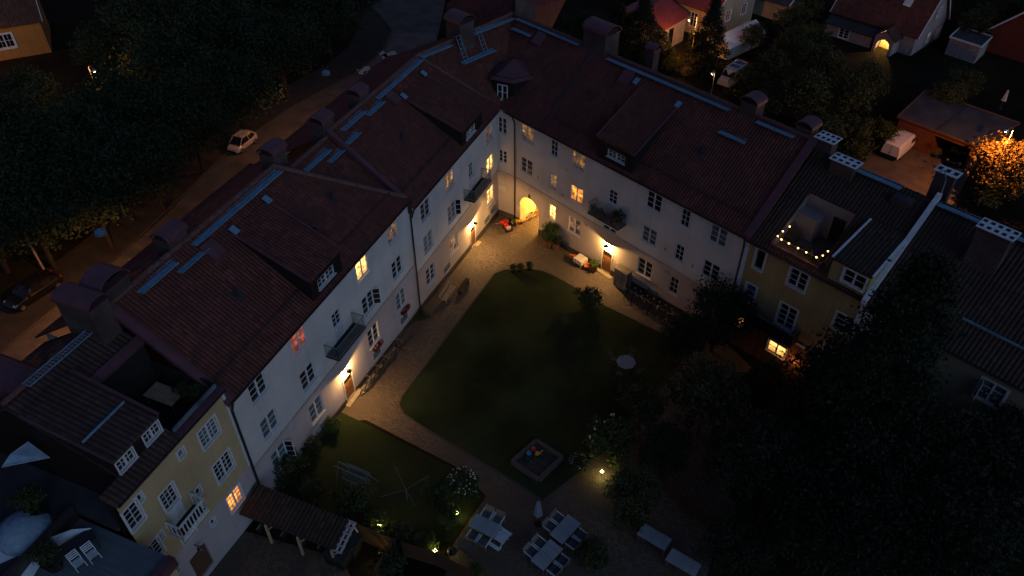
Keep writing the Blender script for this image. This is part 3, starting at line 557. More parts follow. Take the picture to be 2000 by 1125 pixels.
chimney(B, FL, 11.1, 12.4, 6.1, 7.2, 12.5, 15.2); chimney(B, FL, 16.0, 17.2, 6.1, 7.2, 12.5, 15.0)
chimney(B, FK, 4.0, 5.6, -.9, .9, 12, 16.1, 'barrel_d')
chimney(B, FR, -10.4, -8.0, 5.7, 7.4, 12.5, 16.3, 'barrel_s'); chimney(B, FR, 4.9, 6.2, 5.8, 6.9, 12.5, 15.6, 'barrel_d')
chimney(B, FR, 9.3, 10.4, 6.1, 7.2, 12.5, 15.3, 'barrel_d'); chimney(B, FR, -5.9, -5.1, 8.4, 9.2, 11, 15.2, 'barrel_s'); chimney(B, TM(1.0, 69.2, 0, .3), -.9, .9, -.6, .8, 12, 16.2, 'barrel_s')
m = MB(FK)
for s in (3.7, 6.0):
    for e in (-.22, .22): m.bar((s+e, -1.9, 13.5), (s+e, -.9, 15.4), .04)
    for k in range(7): t = k/6; m.bar((s-.22, -1.9+t, 13.5+1.9*t), (s+.22, -1.9+t, 13.5+1.9*t), .03)
m.build('roof_ladder', MAT['walk'], B)
# bay dormer over the corner
FB = TM((C1.x+C2.x)/2+.55, (C1.y+C2.y)/2+1.9, 0, R_(-3))
m = MB(FB); oc = [(-1.6, 2.8), (-1.6, -.30), (.10, -.95), (1.65, -.05), (1.65, 2.8)]
for i in range(len(oc)-1):
    p, q = oc[i], oc[i+1]; m.face([(p[0], p[1], 9.4), (q[0], q[1], 9.4), (q[0], q[1], 12.35), (p[0], p[1], 12.35)])
d_ = m.build('bay_dormer', MAT['dormer_side'], B); m = MB(FB); E = [(p[0]*1.2, p[1]*1.2-.12, 12.1) for p in oc]; I = [(p[0]*.80, p[1]*.80, 12.4) for p in oc]; ap = (.05, 1.2, 13.15)
for i in range(len(oc)-1): m.face([E[i], E[i+1], I[i+1], I[i]]); m.face([I[i], I[i+1], ap]); m.face([E[i+1], E[i], (*E[i][:2], 12.05), (*E[i+1][:2], 12.05)])
m.face([E[0], I[0], ap, I[-1], E[-1]]); m.build('bay_roof', MAT['purple_metal'], d_)
window_b = window_data(.95, 1.35, 2, 1, 2, 0, 'frame'); M_ = WM[B.name].inverted() @ FB @ Matrix.Translation((-.80, -.63, 10.3)) @ Matrix.Rotation(-.365, 4, 'Z') @ Matrix.Translation((0, -.13, 0))
o = bpy.data.objects.new('window', window_b[0]); col.objects.link(o); o.parent = d_; o.matrix_basis = M_; q = bpy.data.objects.new('pane', window_b[2].data('pane', MAT['glass'])); col.objects.link(q); q.parent = d_; q.matrix_basis = M_
# window shutters, wall anchors
casement(B, FL, 18.52, 4.46, .5, 1.48, -60, 1, 'glass')
for s, z in ((-9.6, 4.9), (-6.6, 4.6), (-6.3, 7.2), (.9, 3.1), (4.4, 5.0), (7.0, 4.9), (-3.6, 2.9), (4.6, 3.0), (7.1, 3.1)): m = MB(FR); m.box(s-.1, s+.1, -.03, -.001, z-.13, z+.13); m.build('wall_vent', MAT['moulding'], B)
# ================================================================ yellow plastered house (left front)
Y = thing('town_house', 'yellow plastered house with roof terrace and white balcony, beside the taller white house', 'house', FL)
y0, y1 = -16.5, -8.97; zb = 5.25; zt = 11.72
W1 = [(-10.65, 9.42, 1.30, 1.32, dict(cols=2, rows=4, casing=.1, pane='sky_reflect_glass')), (-10.6, 6.38, 1.32, 1.48, dict(cols=2, rows=4, casing=.1)), (-12.53, 10.42, .40, .52, dict(nx=1, rows=1, casing=.09, pane='blind')), (-15.4, 10.5, .40, .54, dict(nx=1, rows=1, casing=.09)),
      (-16.0, 9.45, .85, 1.5, dict(nx=1, cols=2, rows=4, casing=.1)), (-15.95, 6.42, .85, 1.3, dict(nx=1, cols=2, rows=4, casing=.1)), (-15.4, 7.2, .36, .55, dict(nx=1, rows=1, casing=.08, pane='blind')), (-12.55, 7.2, .36, .55, dict(nx=1, rows=1, casing=.08)), (-14.06, 5.34, .95, .62, dict(cols=2, rows=2, casing=.08)),
      (-14.08, 8.35, .92, 1.36, dict(nx=1, cols=3, rows=4, casing=.1))]
W0 = [(-10.7, 3.52, 1.12, 1.42, dict(cols=2, rows=4, casing=.08, pane='lit2', label='window with an orange lit right half')), (-12.52, 4.3, .34, .5, dict(nx=1, rows=1, casing=.06)), (-15.5, 4.2, .34, .5, dict(nx=1, rows=1, casing=.06))]
up = MB(FL); facade(up, y0, y1, zb, zt, [hole(x) for x in W1]); up.build('wall', MAT['yellow_plaster'], Y)
lo = MB(FL); facade(lo, y0, y1, .5, zb, [hole(x) for x in W0]+[(-14.7, -13.45, 1.85, 3.95)]); lo.build('ground_floor_wall', MAT['lilac_plaster'], Y); m = MB(FL); m.face([(-15.38, .7, 8), (-15.38, .7, 12.0), (-15.38, 6.4, 14.3), (-15.38, 13, 10.2), (-15.38, 13, 8)]); m.face([(y0, .68, 8), (-15.38, .68, 8), (-15.38, .68, 12.0), (y0, .68, 12.0)][::-1]); m.build('side_wall', MAT['dormer_side'], Y)
for x in W1+W0: window(Y, FL, *x[:4], **x[4])
m = MB(FL); m.box(y1-.16, y1-.02, -.04, .02, zb, zt-.1); m.build('corner_board', MAT['frame'], Y)
m = MB(FL); m.box(-14.54, -13.62, -.02, .02, 7.15, 8.24); m.build('balcony_door', MAT['teal_panel'], Y)
m = MB(FL); m.box(-14.68, -13.47, .10, .15, 1.85, 3.93)
for k in range(6): m.box(-14.66+k*.2, -14.51+k*.2, .08, .10, 1.9, 3.88)
m.build('garage_door', MAT['brown_boards'], Y)
balcony(Y, FL, -14.95, -13.05, 7.05, .95, white=True, h=.95)
m = MB(FL); m.tube((-14.05, 0, 4.62), (-14.05, -.35, 4.62), .025); m.lathe([(.03, .1), (.10, .06), (.19, -.04), (.18, -.05)], (-14.05, -.38, 4.52), 12); m.build('wall_lamp', MAT['lamp_shade'], Y)
P1 = (-.15, 11.78, 6.4, 14.35)
def Yr(s, d): return LP(s, d, on_roof(P1, d))
ta, tb, td0, td1, tz = -12.35, -9.15, .35, 4.55, 10.25                 # roof terrace cut into the slope
roofpart(Y, [[Yr(y0-.1, -.15), Yr(ta, -.15), Yr(ta, .7), Yr(y0-.1, .7)], [Yr(-15.4, .7), Yr(ta, .7), Yr(ta, 6.4), Yr(-15.4, 6.4)], [Yr(ta, td1), Yr(y1-.1, td1), Yr(y1-.1, 6.4), Yr(ta, 6.4)]], 'dark_tiles'); roofpart(Y, [[LP(y1, 13, 10.2), LP(-15.4, 13, 10.2), LP(-15.4, 6.4, 14.35), LP(y1, 6.4, 14.35)]], 'dark_tiles')
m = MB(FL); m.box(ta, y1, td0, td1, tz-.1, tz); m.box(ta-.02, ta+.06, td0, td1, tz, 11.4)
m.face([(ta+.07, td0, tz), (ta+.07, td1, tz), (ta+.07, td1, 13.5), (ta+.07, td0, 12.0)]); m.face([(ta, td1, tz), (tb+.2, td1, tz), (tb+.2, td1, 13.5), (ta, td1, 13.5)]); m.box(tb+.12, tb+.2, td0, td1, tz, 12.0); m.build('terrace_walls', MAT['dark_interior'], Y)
m = MB(FL); m.box(ta, y1+.05, -.16, td0-.1, 11.62, 11.82); m.build('parapet', MAT['purple_metal'], Y)
m = MB(FL); m.box(ta+.1, tb+.1, td0-.1, td0, 11.2, 12.05); m.build('terrace_screen', MAT['sky_reflect_glass'], Y)
m = MB(FL); m.slab([(ta-.2, td1-.25, on_roof(P1, td1-.25)+.14), (tb+.3, td1-.25, on_roof(P1, td1-.25)+.14), (tb+.3, td1+.2, on_roof(P1, td1+.2)+.14), (ta-.2, td1+.2, on_roof(P1, td1+.2)+.14)], .2); m.build('terrace_flashing', MAT['purple_metal'], Y)
d_ = shed_dormer(Y, FL, P1, -15.3, -12.45, -15.35, -12.4, 5.6, 13.1, .65, [(-13.05, 12.2, 1.02, .72), (-14.75, 12.2, 1.02, .72)], 'dark_tiles', over=.05)
for s in (-13.05, -14.75): dormer_window(d_, Y, FL, s, 12.2, 1.02, .72, .63, nx=2, cols=2, rows=2, casing=.06)
m = MB(FL); m.bar((-15.2, 2.3, 13.62), (-12.6, 2.3, 13.62), .06, .12); m.build('snow_guard', MAT['walk'], d_)
gutter(Y, [LP(y0, -.2, 11.68), LP(y1+.05, -.2, 11.68)])
m = MB(FL)
for d in (6.0, 6.45): m.bar((-14.2, d, 14.75), (-9.4, d, 14.75), .05)
for k in range(25): s = -14.15+k*.197; m.bar((s, 6.0, 14.75), (s, 6.45, 14.75), .03)
m.build('roof_walkway', MAT['walk'], Y)
ridge_cap(Y, [LP(-15.3, 6.7, 14.38), LP(y1-.2, 6.7, 14.38)], .14)
chimney(Y, FL, -10.3, -9.1, 5.5, 7.7, 12, 16.2, 'barrel_d')
# barrel dormer on the street side
m = MB(FL); n = 10
for i in range(n):
    t0, t1 = math.pi*i/n, math.pi*(i+1)/n
    a, b = (-13.1-1.15*math.cos(t0), 12.4+1.15*math.sin(t0)), (-13.1-1.15*math.cos(t1), 12.4+1.15*math.sin(t1)); m.face([(a[0], 7.6, a[1]), (a[0], 11.2, a[1]), (b[0], 11.2, b[1]), (b[0], 7.6, b[1])]); m.face([(a[0], 11.2, a[1]), (a[0], 11.2, 11.2), (b[0], 11.2, 11.2), (b[0], 11.2, b[1])]); m.face([(a[0], 7.6, 11.5), (a[0], 7.6, a[1]), (b[0], 7.6, b[1]), (b[0], 7.6, 11.5)])
m.build('barrel_dormer', MAT['purple_metal'], Y)
# table and plants on the terrace stand free
def slat_table(name, label, M, L, W, H, top='tabletop', legm='greywood', grp=None, split=True):
    t = thing(name, label, 'table', M, grp); m = MB(M)
    if split: m.box(-L/2, -.01, -W/2, W/2, H-.035, H); m.box(.01, L/2, -W/2, W/2, H-.035, H)
    else: m.box(-L/2, L/2, -W/2, W/2, H-.035, H)
    m.build('tabletop', MAT[top], t)
    r = MB(M); r.box(-L/2+.06, L/2-.06, -W/2+.06, W/2-.06, H-.10, H-.036); r.build('apron', MAT[legm], t)
    for sx in (-1, 1):
        for sy in (-1, 1): q = MB(M); q.box(sx*(L/2-.09)-.035, sx*(L/2-.09)+.035, sy*(W/2-.09)-.035, sy*(W/2-.09)+.035, 0, H-.101); q.build('leg', MAT[legm], t)
    return t
p = LP(-9.95, 3.2, tz); slat_table('terrace_table', 'pale wooden table on the dark roof terrace of the yellow house', TM(p.x, p.y, tz, FL.to_euler().z), 1.05, 1.9, .74, 'timber', split=False)

# ================================================================ house with roof deck (bottom left corner)
FD = TM(-16.75, 19.4, 0, R_(64)); Q = thing('terrace_house', 'dark roofed house with sunken roof deck and blue awning at the lower left', 'house', FL)
m = MB(FL); m.box(-24, -16.62, .3, 12, .5, 8.9); m.build('wall', MAT['lilac_plaster'], Q)
m = MB(FL); m.box(-24, -16.64, -2.2, 6.2, 8.9, 9.0); m.build('deck', MAT['deck'], Q)
m = MB(FL); m.box(-24, -16.64, -2.6, -2.2, 8.6, 9.25); m.build('parapet', MAT['purple_metal'], Q)
m = MB(FL); m.box(-24, -16.64, -2.2, .28, .6, 8.59); m.build('wall_below_deck', MAT['yellow_plaster'], Q)
m = MB(FL); m.box(-24, -15.42, 3.4, 9.6, 9.3, 9.55); m.box(-16.6, -15.42, .72, 3.39, 9.3, 9.55); m.build('low_roof', MAT['felt'], Q); m = MB(FL); m.box(-24, -16.66, 3.2, 3.4, 8.95, 10.0); m.build('inner_parapet', MAT['dark_metal'], Q)
m = MB(FL); m.slab([(-24, 13, 10.2), (-24, 9.5, 13.2), (-15.45, 9.5, 13.2), (-15.45, 13, 10.2)], .15); m.build('roof', MAT['dark_tiles'], Q); m = MB(FL); m.box(-24, -15.45, 9.62, 9.8, 8.5, 13.0); m.build('back_wall', MAT['dormer_side'], Q)
m = MB(); m.slab([at(100, 1063, 9.5), at(60, 1128, 9.2), at(-60, 1140, 9.2), at(-60, 1075, 9.9), at(0, 1062, 9.9)][::-1], .12); m.build('white_roof_slope', MAT['white_metal'], Q)
m = MB(); m.slab([at(178, 1031, 9.8), at(112, 1064, 9.4), at(70, 1060, 9.4), at(140, 1034, 9.8)][::-1], .12); m.build('white_roof_strip', MAT['white_metal'], Q)
m = MB(); m.slab([at(3, 912, 12.2), at(97, 893, 12.2), at(55, 862, 12.5), at(20, 887, 12.5)], .05); m.build('awning', MAT['wet'], Q)
p = at(48, 1040, 9.55); T_ = TM(p.x, p.y, p.z, R_(8))
t = tag(MB(T_).lathe([(1.25, 0), (1.2, .2), (1.0, .48), (.65, .72), (.3, .83), (.001, .87)], n=20).build('dome_awning', MAT['wet']), 'pale blue dome shaped awning on the roof at the lower left edge', 'awning')

# ================================================================ yellow boarded house (right)
X = thing('town_house', 'dull yellow boarded house with roof terrace strung with light bulbs', 'house', FR)
x0, x1 = 10.72, 19.6; zb = 3.5; zt = 9.55; P3 = (-.25, 9.75, 6, 14.35)
W1 = [(12.0, 7.66, .70, 1.62, dict(nx=1, rows=1, casing=.12)), (11.95, 4.56, .80, 1.58, dict(nx=1, rows=3, casing=.12, pane='sky_reflect_glass')), (14.95, 7.80, 1.30, 1.42, dict(casing=.13)), (14.98, 4.15, 1.28, 1.95, dict(casing=.13, rows=4)), (18.75, 6.40, 1.32, 1.34, dict(casing=.13)), (18.6, 3.62, 1.05, 1.15, dict(casing=.12))]
W0 = [(11.75, 2.0, .6, 1.0, dict(nx=1, rows=2, pane='lit2', casing=.08)), (15.0, 1.45, 1.4, 1.0, dict(casing=.1, pane='lit1', rows=2, label='brightly lit ground floor window'))]  # first one is an added window giving the orange lantern's glow on the wall
m = MB(FR); facade(m, x0, x1, zb, zt, [hole(x) for x in W1]); m.build('wall', MAT['yellow_boards'], X)
m = MB(FR); facade(m, x0, x1, -1, zb, [hole(x) for x in W0]); m.build('ground_floor_wall', MAT['brown_boards'], X); m = MB(FR); m.box(x0, x1, 12, 12.1, -1, 9); m.build('rear_wall', MAT['brown_boards'], X)
for x in W1+W0: window(X, FR, *x[:4], **x[4])
for a in (x0+.02, x1-.32): m = MB(FR); m.box(a, a+.30, -.05, .02, zb+.09, zt-.05); m.build('corner_board', MAT['white_metal'], X)
m = MB(FR); m.box(x0, x1, -.06, .02, zb-.10, zb+.08); m.build('trim_board', MAT['white_metal'], X)
def Xr(s, d): return RP(s, d, on_roof(P3, d))
ta, tb, td0, td1, tz = 12.5, 15.9, .1, 3.7, 9.75
roofpart(X, [[Xr(x0+.3, -.25), Xr(ta, -.25), Xr(ta, 6), Xr(x0+.3, 6)], [Xr(tb, -.25), Xr(x1-.1, -.25), Xr(x1-.1, 6), Xr(tb, 6)], [Xr(ta, td1), Xr(tb, td1), Xr(tb, 6), Xr(ta, 6)], [Xr(ta, -.25), Xr(tb, -.25), Xr(tb, td0), Xr(ta, td0)]], 'brown_tiles'); roofpart(X, [[RP(x1, 12.5, 9.7), RP(x0, 12.5, 9.7), RP(x0, 6, 14.35), RP(x1, 6, 14.35)]], 'brown_tiles')
m = MB(FR); m.box(ta, tb, td0, td1+.1, tz-.1, tz); m.build('terrace_floor', MAT['planks'], X)
m = MB(FR); m.box(ta-.08, ta, td0, td1, tz-.1, tz+.6); m.box(ta-.10, tb+.1, td0-.10, td0, tz-.2, tz+.42); m.box(tb, tb+.08, td0, td1, tz-.1, tz+.6); m.build('terrace_kerb', plain('terrace_red_paint', (.13,.045,.05), .6), X)
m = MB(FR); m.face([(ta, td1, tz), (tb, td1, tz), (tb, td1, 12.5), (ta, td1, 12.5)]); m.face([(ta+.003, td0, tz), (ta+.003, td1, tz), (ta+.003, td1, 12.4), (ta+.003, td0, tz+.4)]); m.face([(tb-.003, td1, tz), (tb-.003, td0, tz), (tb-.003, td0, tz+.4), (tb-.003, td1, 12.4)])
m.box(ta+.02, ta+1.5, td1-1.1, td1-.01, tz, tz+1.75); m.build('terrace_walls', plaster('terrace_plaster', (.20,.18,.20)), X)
m = MB(FR); m.box(14.6, 15.45, td1-.06, td1-.02, tz+.02, tz+1.95); m.build('terrace_door', MAT['glass'], X)
m = MB(FR)
for p, q in (((ta+.1, td0+.05), (tb-.1, td0+.05)), ((ta+.1, td0+.05), (ta+.1, td1-1.2)), ((tb-.1, td0+.05), (tb-.1, 1.6))):
    m.bar((p[0], p[1], tz+1.0), (q[0], q[1], tz+1.0), .05); L = math.hypot(q[0]-p[0], q[1]-p[1]); k = max(1, int(L/1.1))
    for i in range(k+1): t = i/k; m.bar((p[0]+(q[0]-p[0])*t, p[1]+(q[1]-p[1])*t, tz), (p[0]+(q[0]-p[0])*t, p[1]+(q[1]-p[1])*t, tz+1.0), .04)
m.build('terrace_railing', MAT['rail'], X)
t = thing('string_lights', 'string of ten glowing bulbs along the roof terrace railing', 'string lights', FR)
bp = [(ta+.14, 1.75), (ta+.12, .95), (ta+.2, .22), (13.05, .10), (13.62, .08), (14.3, .08), (14.9, .08), (15.62, .1), (tb-.1, .55), (tb-.1, 1.2)]
m = MB(FR)
for a, b in zip(bp[:-1], bp[1:]): m.tube((*a, tz+1.08), (*b, tz+1.08), .01, n=4)
m.build('wire', MAT['black'], t); bulb0 = None
for a in bp:
    m = MB(FR); m.sphere((a[0], a[1], tz+1.02), .055, 8, 6); m.build('bulb', glow('terrace_bulb', (1, .50, .13), 1.3) if bulb0 is None else bulb0, t); bulb0 = bpy.data.materials['terrace_bulb']
for a, yy in ((13.3, .15), (15.0, .15)):
    l = bpy.data.lights.new('string_light', 'POINT'); l.energy = 1.0; l.color = (1, .6, .25); l.shadow_soft_size = .4; o = bpy.data.objects.new('string_light', l); col.objects.link(o); o.location = RP(a, yy+.1, tz+.95)
# dormer with yellow front and white verge
d_ = shed_dormer(X, FR, P3, 16.75, 19.3, 16.95, 19.3, 3.6, 11.5, -.08, [(18.35, 10.2, 1.45, 1.0)], 'brown_tiles', 'white_metal', 'yellow_boards', .10); dormer_window(d_, X, FR, 18.35, 10.2, 1.45, 1.0, -.10, casing=.1, rows=2, cols=1)
gutter(X, [RP(x0+.1, -.31, 9.62), RP(x1, -.31, 9.62)])
m = MB(FR); m.slab([(19.32, -.45, 9.95), (19.62, -.45, 9.95), (19.62, 6.1, 14.85), (19.32, 6.1, 14.85)], .35); m.build('white_verge_board', MAT['white_metal'], X)
walkway(X, FR, 14.2, 17.3, 5.75, on_roof(P3, 5.75)); m = MB(FR); zz = on_roof(P3, 5.3); m.box(17.2, 18.4, 4.9, 5.6, zz-.3, zz+.25); m.build('roof_hatch', MAT['felt'], X)
chimney(X, FR, 10.9, 12.1, 6.0, 6.9, 11, 15.2, (4, 2)); chimney(X, FR, 12.7, 14.3, 5.1, 5.9, 11, 14.7, (4, 2)); chimney(X, FR, 18.3, 19.5, 7.9, 8.5, 11, 15.2, (3, 1))
balcony(X, FR, 12.7, 16.25, 3.75, .95); m = MB(FR); m.box(12.7, 12.75, -.95, -.05, 3.8, 4.75); m.box(16.2, 16.25, -.95, -.05, 3.8, 4.75); m.box(12.76, 16.19, -.95, -.90, 3.8, 4.72); m.build('balcony_screen', MAT['dark_interior'], X)
l = bpy.data.lights.new('porch_light', 'POINT'); l.energy = 4; l.color = (1, .38, .10); l.shadow_soft_size = .06; o = bpy.data.objects.new('porch_light', l); col.objects.link(o); o.location = RP(16.6, -.45, 2.0)
m = MB(FR); m.tube((16.6, 0, 2.15), (16.6, -.3, 2.15), .02); m.lathe([(.09, 0), (.09, .12), (.02, .17)], (16.6, -.3, 2.05), 8); m.build('porch_lamp', MAT['lamp_shade'], X)
for s in (14.0, 15.4):                                              # two round-backed chairs on the balcony
    M = FR @ Matrix.Translation((s, -.5, 3.77)); t = thing('garden_chair', 'round backed metal chair on the dark balcony, ' + ('farther from' if s < 15 else 'in front of') + ' the balcony door', 'chair', M, 'chairs on the dark balcony'); m = MB(M); m.lathe([(.001, .43), (.2, .43), (.2, .45), (.001, .45)], n=12); m.build('seat', MAT['rail'], t)
    m = MB(M); m.path([(-.2, .17, .44), (-.22, .2, .7), (-.12, .22, .9), (0, .23, .95), (.12, .22, .9), (.22, .2, .7), (.2, .17, .44)], .018, 5); m.build('backrest', MAT['rail'], t)
    for a in (-1, 1):
        for b in (-1, 1): m = MB(M); m.tube((.15*a, .15*b, .43), (.18*a, .18*b, 0), .012, n=5); m.build('leg', MAT['rail'], t)

# ================================================================ next house to the right
Z = thing('town_house', 'pale house half hidden behind dark trees at right with broad dark roof and open window', 'house', FR)
z0, z1 = 19.66, 33; P4 = (-.45, 9.55, 6, 14.45)
W1 = [(27.75, 7.1, 1.35, 1.5, dict(casing=.14, rows=3, pane='sky_reflect_glass')), (27.7, 4.25, 1.3, 1.4, dict(casing=.13)), (23.0, 7.0, 1.35, 1.5, dict(casing=.13))]
m = MB(FR); facade(m, z0, z1, 0, 9.4, [hole(x) for x in W1]); m.box(z0, z1, 12, 12.1, -1, 9); m.build('wall', plaster('cream_plaster', (.27, .235, .165)), Z)
for x in W1: window(Z, FR, *x[:4], **x[4])
casement(Z, FR, 27.08, 7.15, .6, 1.4, -75, 1)
m = MB(FR); m.box(z0+.02, z0+1.25, -.03, .02, 2.5, 9.35); m.build('white_corner', MAT['white_plaster'], Z)
def Zr(s, d): return RP(s, d, on_roof(P4, d))
roofpart(Z, [[Zr(z0+.02, -.45), Zr(z1, -.45), Zr(z1, 6), Zr(z0+.02, 6)], [RP(z1, 12.5, 9.7), RP(z0, 12.5, 9.7), RP(z0, 6, 14.45), RP(z1, 6, 14.45)]], 'brown_tiles')
gutter(Z, [RP(z0, -.5, 9.45), RP(z1, -.5, 9.45)]); m = MB(FR); zz = on_roof(P4, 1.1); m.bar((24.5, 1.1, zz+.15), (z1-.5, 1.1, zz+.15), .07, .14); m.build('snow_guard', MAT['walk'], Z)
walkway(Z, FR, 19.7, 22.4, 5.7, on_roof(P4, 5.7)); walkway(Z, FR, 24.4, 27, 5.7, on_roof(P4, 5.7)); chimney(Z, FR, 22.7, 24.5, 3.6, 4.5, 11, 15.3, (5, 2))
m = MB(FR); m.path([(19.5, 6.3, 14.5), (19.3, 6.8, 15.4), (18.9, 7.3, 15.7), (18.6, 7.0, 15.6)], .04, 6); m.build('antenna_pipe', MAT['rail'], Z)
# ================================================================ ground, yard, street
def clip(P, y, keep_above):
    out = []
    for i in range(len(P)):
        a, b = P[i], P[(i+1) % len(P)]; ia = (a[1] >= y) == keep_above or a[1] == y; ib = (b[1] >= y) == keep_above or b[1] == y
        if ia: out.append(a)
        if ia != ib: t = (y-a[1])/(b[1]-a[1]); out.append((a[0]+(b[0]-a[0])*t, y))
    return out
def sheet(name, P, mat, dz=0.0):
    P = [(p[0], p[1]) for p in P]; m = MB()
    for lo, hi in ((-1e4, 16), (16, 60), (60, 1e4)):
        q = clip(clip(P, lo, True), hi, False) if any(lo < p[1] < hi for p in P) or (min(p[1] for p in P) < lo < max(p[1] for p in P)) else []
        if len(q) > 2: m.face([(x, y, zg(y)+dz) for x, y in q])
    return m.build(name, mat, None, 'structure')
def cobbles(name, c, mo):
    s = N(name); b = s.n('ShaderNodeTexBrick'); mp = s.n('ShaderNodeMapping'); mp.inputs['Rotation'].default_value = (0, 0, .7); s.l(s.coord('UV'), mp.inputs[0]); s.l(mp.outputs[0], b.inputs['Vector'])
    b.inputs['Scale'].default_value = 1; b.inputs['Brick Width'].default_value = .24; b.inputs['Row Height'].default_value = .16; b.inputs['Mortar Size'].default_value = .022
    b.inputs['Color1'].default_value = (*dk(c, .6), 1); b.inputs['Color2'].default_value = (*dk(c, 1.35), 1); b.inputs['Mortar'].default_value = (*mo, 1)
    cc = s.mix(s.noise(.45, 6), b.outputs[0], dk(c, .55)); s.bump(b.outputs['Fac'], -.5, .03); return s.fin(cc, .8, .3)
def lawnmat(name, c):
    s = N(name); cc = s.mix(s.noise(.22, 8), dk(c, .35), dk(c, 1.45)); cc = s.mix(s.math('MULTIPLY', s.noise(1.1, 6, lo=.5, hi=.75), .5), cc, (c[0]*1.3, c[1]*.95, c[2])); cc = s.mix(s.math('MULTIPLY', s.noise(14, 3), .6), cc, dk(c, .45)); s.bump(s.noise(30, 3), .6, .05); return s.fin(cc, .95, .05)
MAT['cobble'] = cobbles('cobble_setts', (.14,.105,.085), (.05,.036,.028)); MAT['lawn'] = lawnmat('lawn_grass', (.031,.044,.020)); MAT['park'] = lawnmat('park_ground', (.022,.018,.011))
sheet('ground', [(-260, -60), (260, -60), (260, 420), (-260, 420)], MAT['park'])
sheet('yard_paving', [LP(-1.6, -.1, 0), LP(27.4, .1, 0), RP(-12.6, .1, 0), RP(10.7, 0, 0), (18, 38), (8.5, 16.5), (-4.6, 16.5), (-3.4, 24), (-1.6, 27.4), (-3.6, 29.7), (-9.94, 33.74)], MAT['cobble'], .004)
sheet('passage_paving', [RP(AR0+.06, .1, 0), RP(AR1-.01, .1, 0), RP(AR1-.01, 11.4, 0), RP(AR0+.06, 11.4, 0)], MAT['cobble'], .012)
LAWN = [(-7.75, 35.9), (-7.85, 35.1), (-7.4, 34.3), (-6.4, 33.4), (.3, 28.35), (1.88, 27.05), (4.2, 29.15), (9, 35), (13.2, 40.3), (11.5, 42.9), (7.47, 46.28), (4.6, 49.4), (3.6, 50.4), (2.6, 51.1), (1.33, 51.4), (-.7, 51.2), (-1.53, 50.66)]
sheet('lawn', LAWN, MAT['lawn'], .010)
sheet('side_lawn', [(-10.1, 33.5), (-3.75, 29.55), (-1.7, 27.4), (-3.4, 24.2), (-6.5, 23.6), (-9.6, 25.3), (-15.6, 27.6), (-13.1, 32.9), (-12.2, 34.7)], MAT['lawn'], .010)
m = MB(); pts = LAWN+[LAWN[0]]
for a, b in zip(pts[:-1], pts[1:]): m.bar((a[0], a[1], zg(a[1])+.02), (b[0], b[1], zg(b[1])+.02), .10, .06)
m.build('lawn_edging', MAT['kerb'], None, 'structure')
sheet('back_yard', [(-17.5, 25.4), (-9.6, 23.0), (-6, 16.2), (-22, 16.2)], MAT['cobble'], .006)
CURB = [at(-60, 740)[:2], at(0, 690)[:2], (-36, 48.84), (-34.64, 53.36), (-30.75, 70.3), (-26.05, 80.9), (-19.24, 90.8), (-17.12, 96.8), (-16.55, 103.4), at(742, 30)[:2], at(722, 12)[:2]]
sheet('road', CURB+[at(640, -10)[:2], at(640, -120)[:2], at(890, -120)[:2], at(866, 20)[:2], at(846, 110)[:2], LP(34, 13.8, 0)[:2], LP(-34, 16, 0)[:2]], MAT['asphalt'], .004)
sheet('pavement', [LP(-34, 13, 0)[:2], LP(-34, 16.2, 0)[:2], LP(34, 14.2, 0)[:2], LP(33, 12, 0)[:2]], MAT['paving'], .010)
sheet('pale_road_patch', [(-18.6, 91.6), (-16.6, 97.4), at(768, 66)[:2], at(852, 62)[:2], at(850, 112)[:2], at(775, 112)[:2]], MAT['lighter_asphalt'], .009)  # stretch of road in a lighter asphalt colour
off = [(p[0]-4.6, p[1]+1.4) for p in CURB]; sheet('footpath', CURB+off[::-1], MAT['paving'], .003)
m = MB()
for a, b in zip(CURB[:-1], CURB[1:]): m.bar((a[0], a[1], zg(a[1])+.05), (b[0], b[1], zg(b[1])+.05), .15, .12)
m.build('kerb', MAT['kerb'], None, 'structure')
m = MB()
for q in ((706, 140), (717, 135), (719, 144), (729, 140), (747, 105), (757, 109), (768, 105), (752, 112)):
    c = at(*q); M = TM(c.x, c.y, c.z+.02, .45); m.mesh([M @ Vector(p) for p in ((-.42,-.75,0), (.42,-.75,0), (.42,.75,0), (-.42,.75,0))], [(0,1,2,3)])
m.build('road_marking', MAT['roadwhite'], None, 'structure')
sheet('driveway', [at(1665, 330)[:2], at(1745, 250)[:2], at(1905, 320)[:2], at(1850, 420)[:2], at(1700, 400)[:2]], plain('driveway_asphalt', (.085,.058,.05), .9, var=.3, scale=.8), .004)

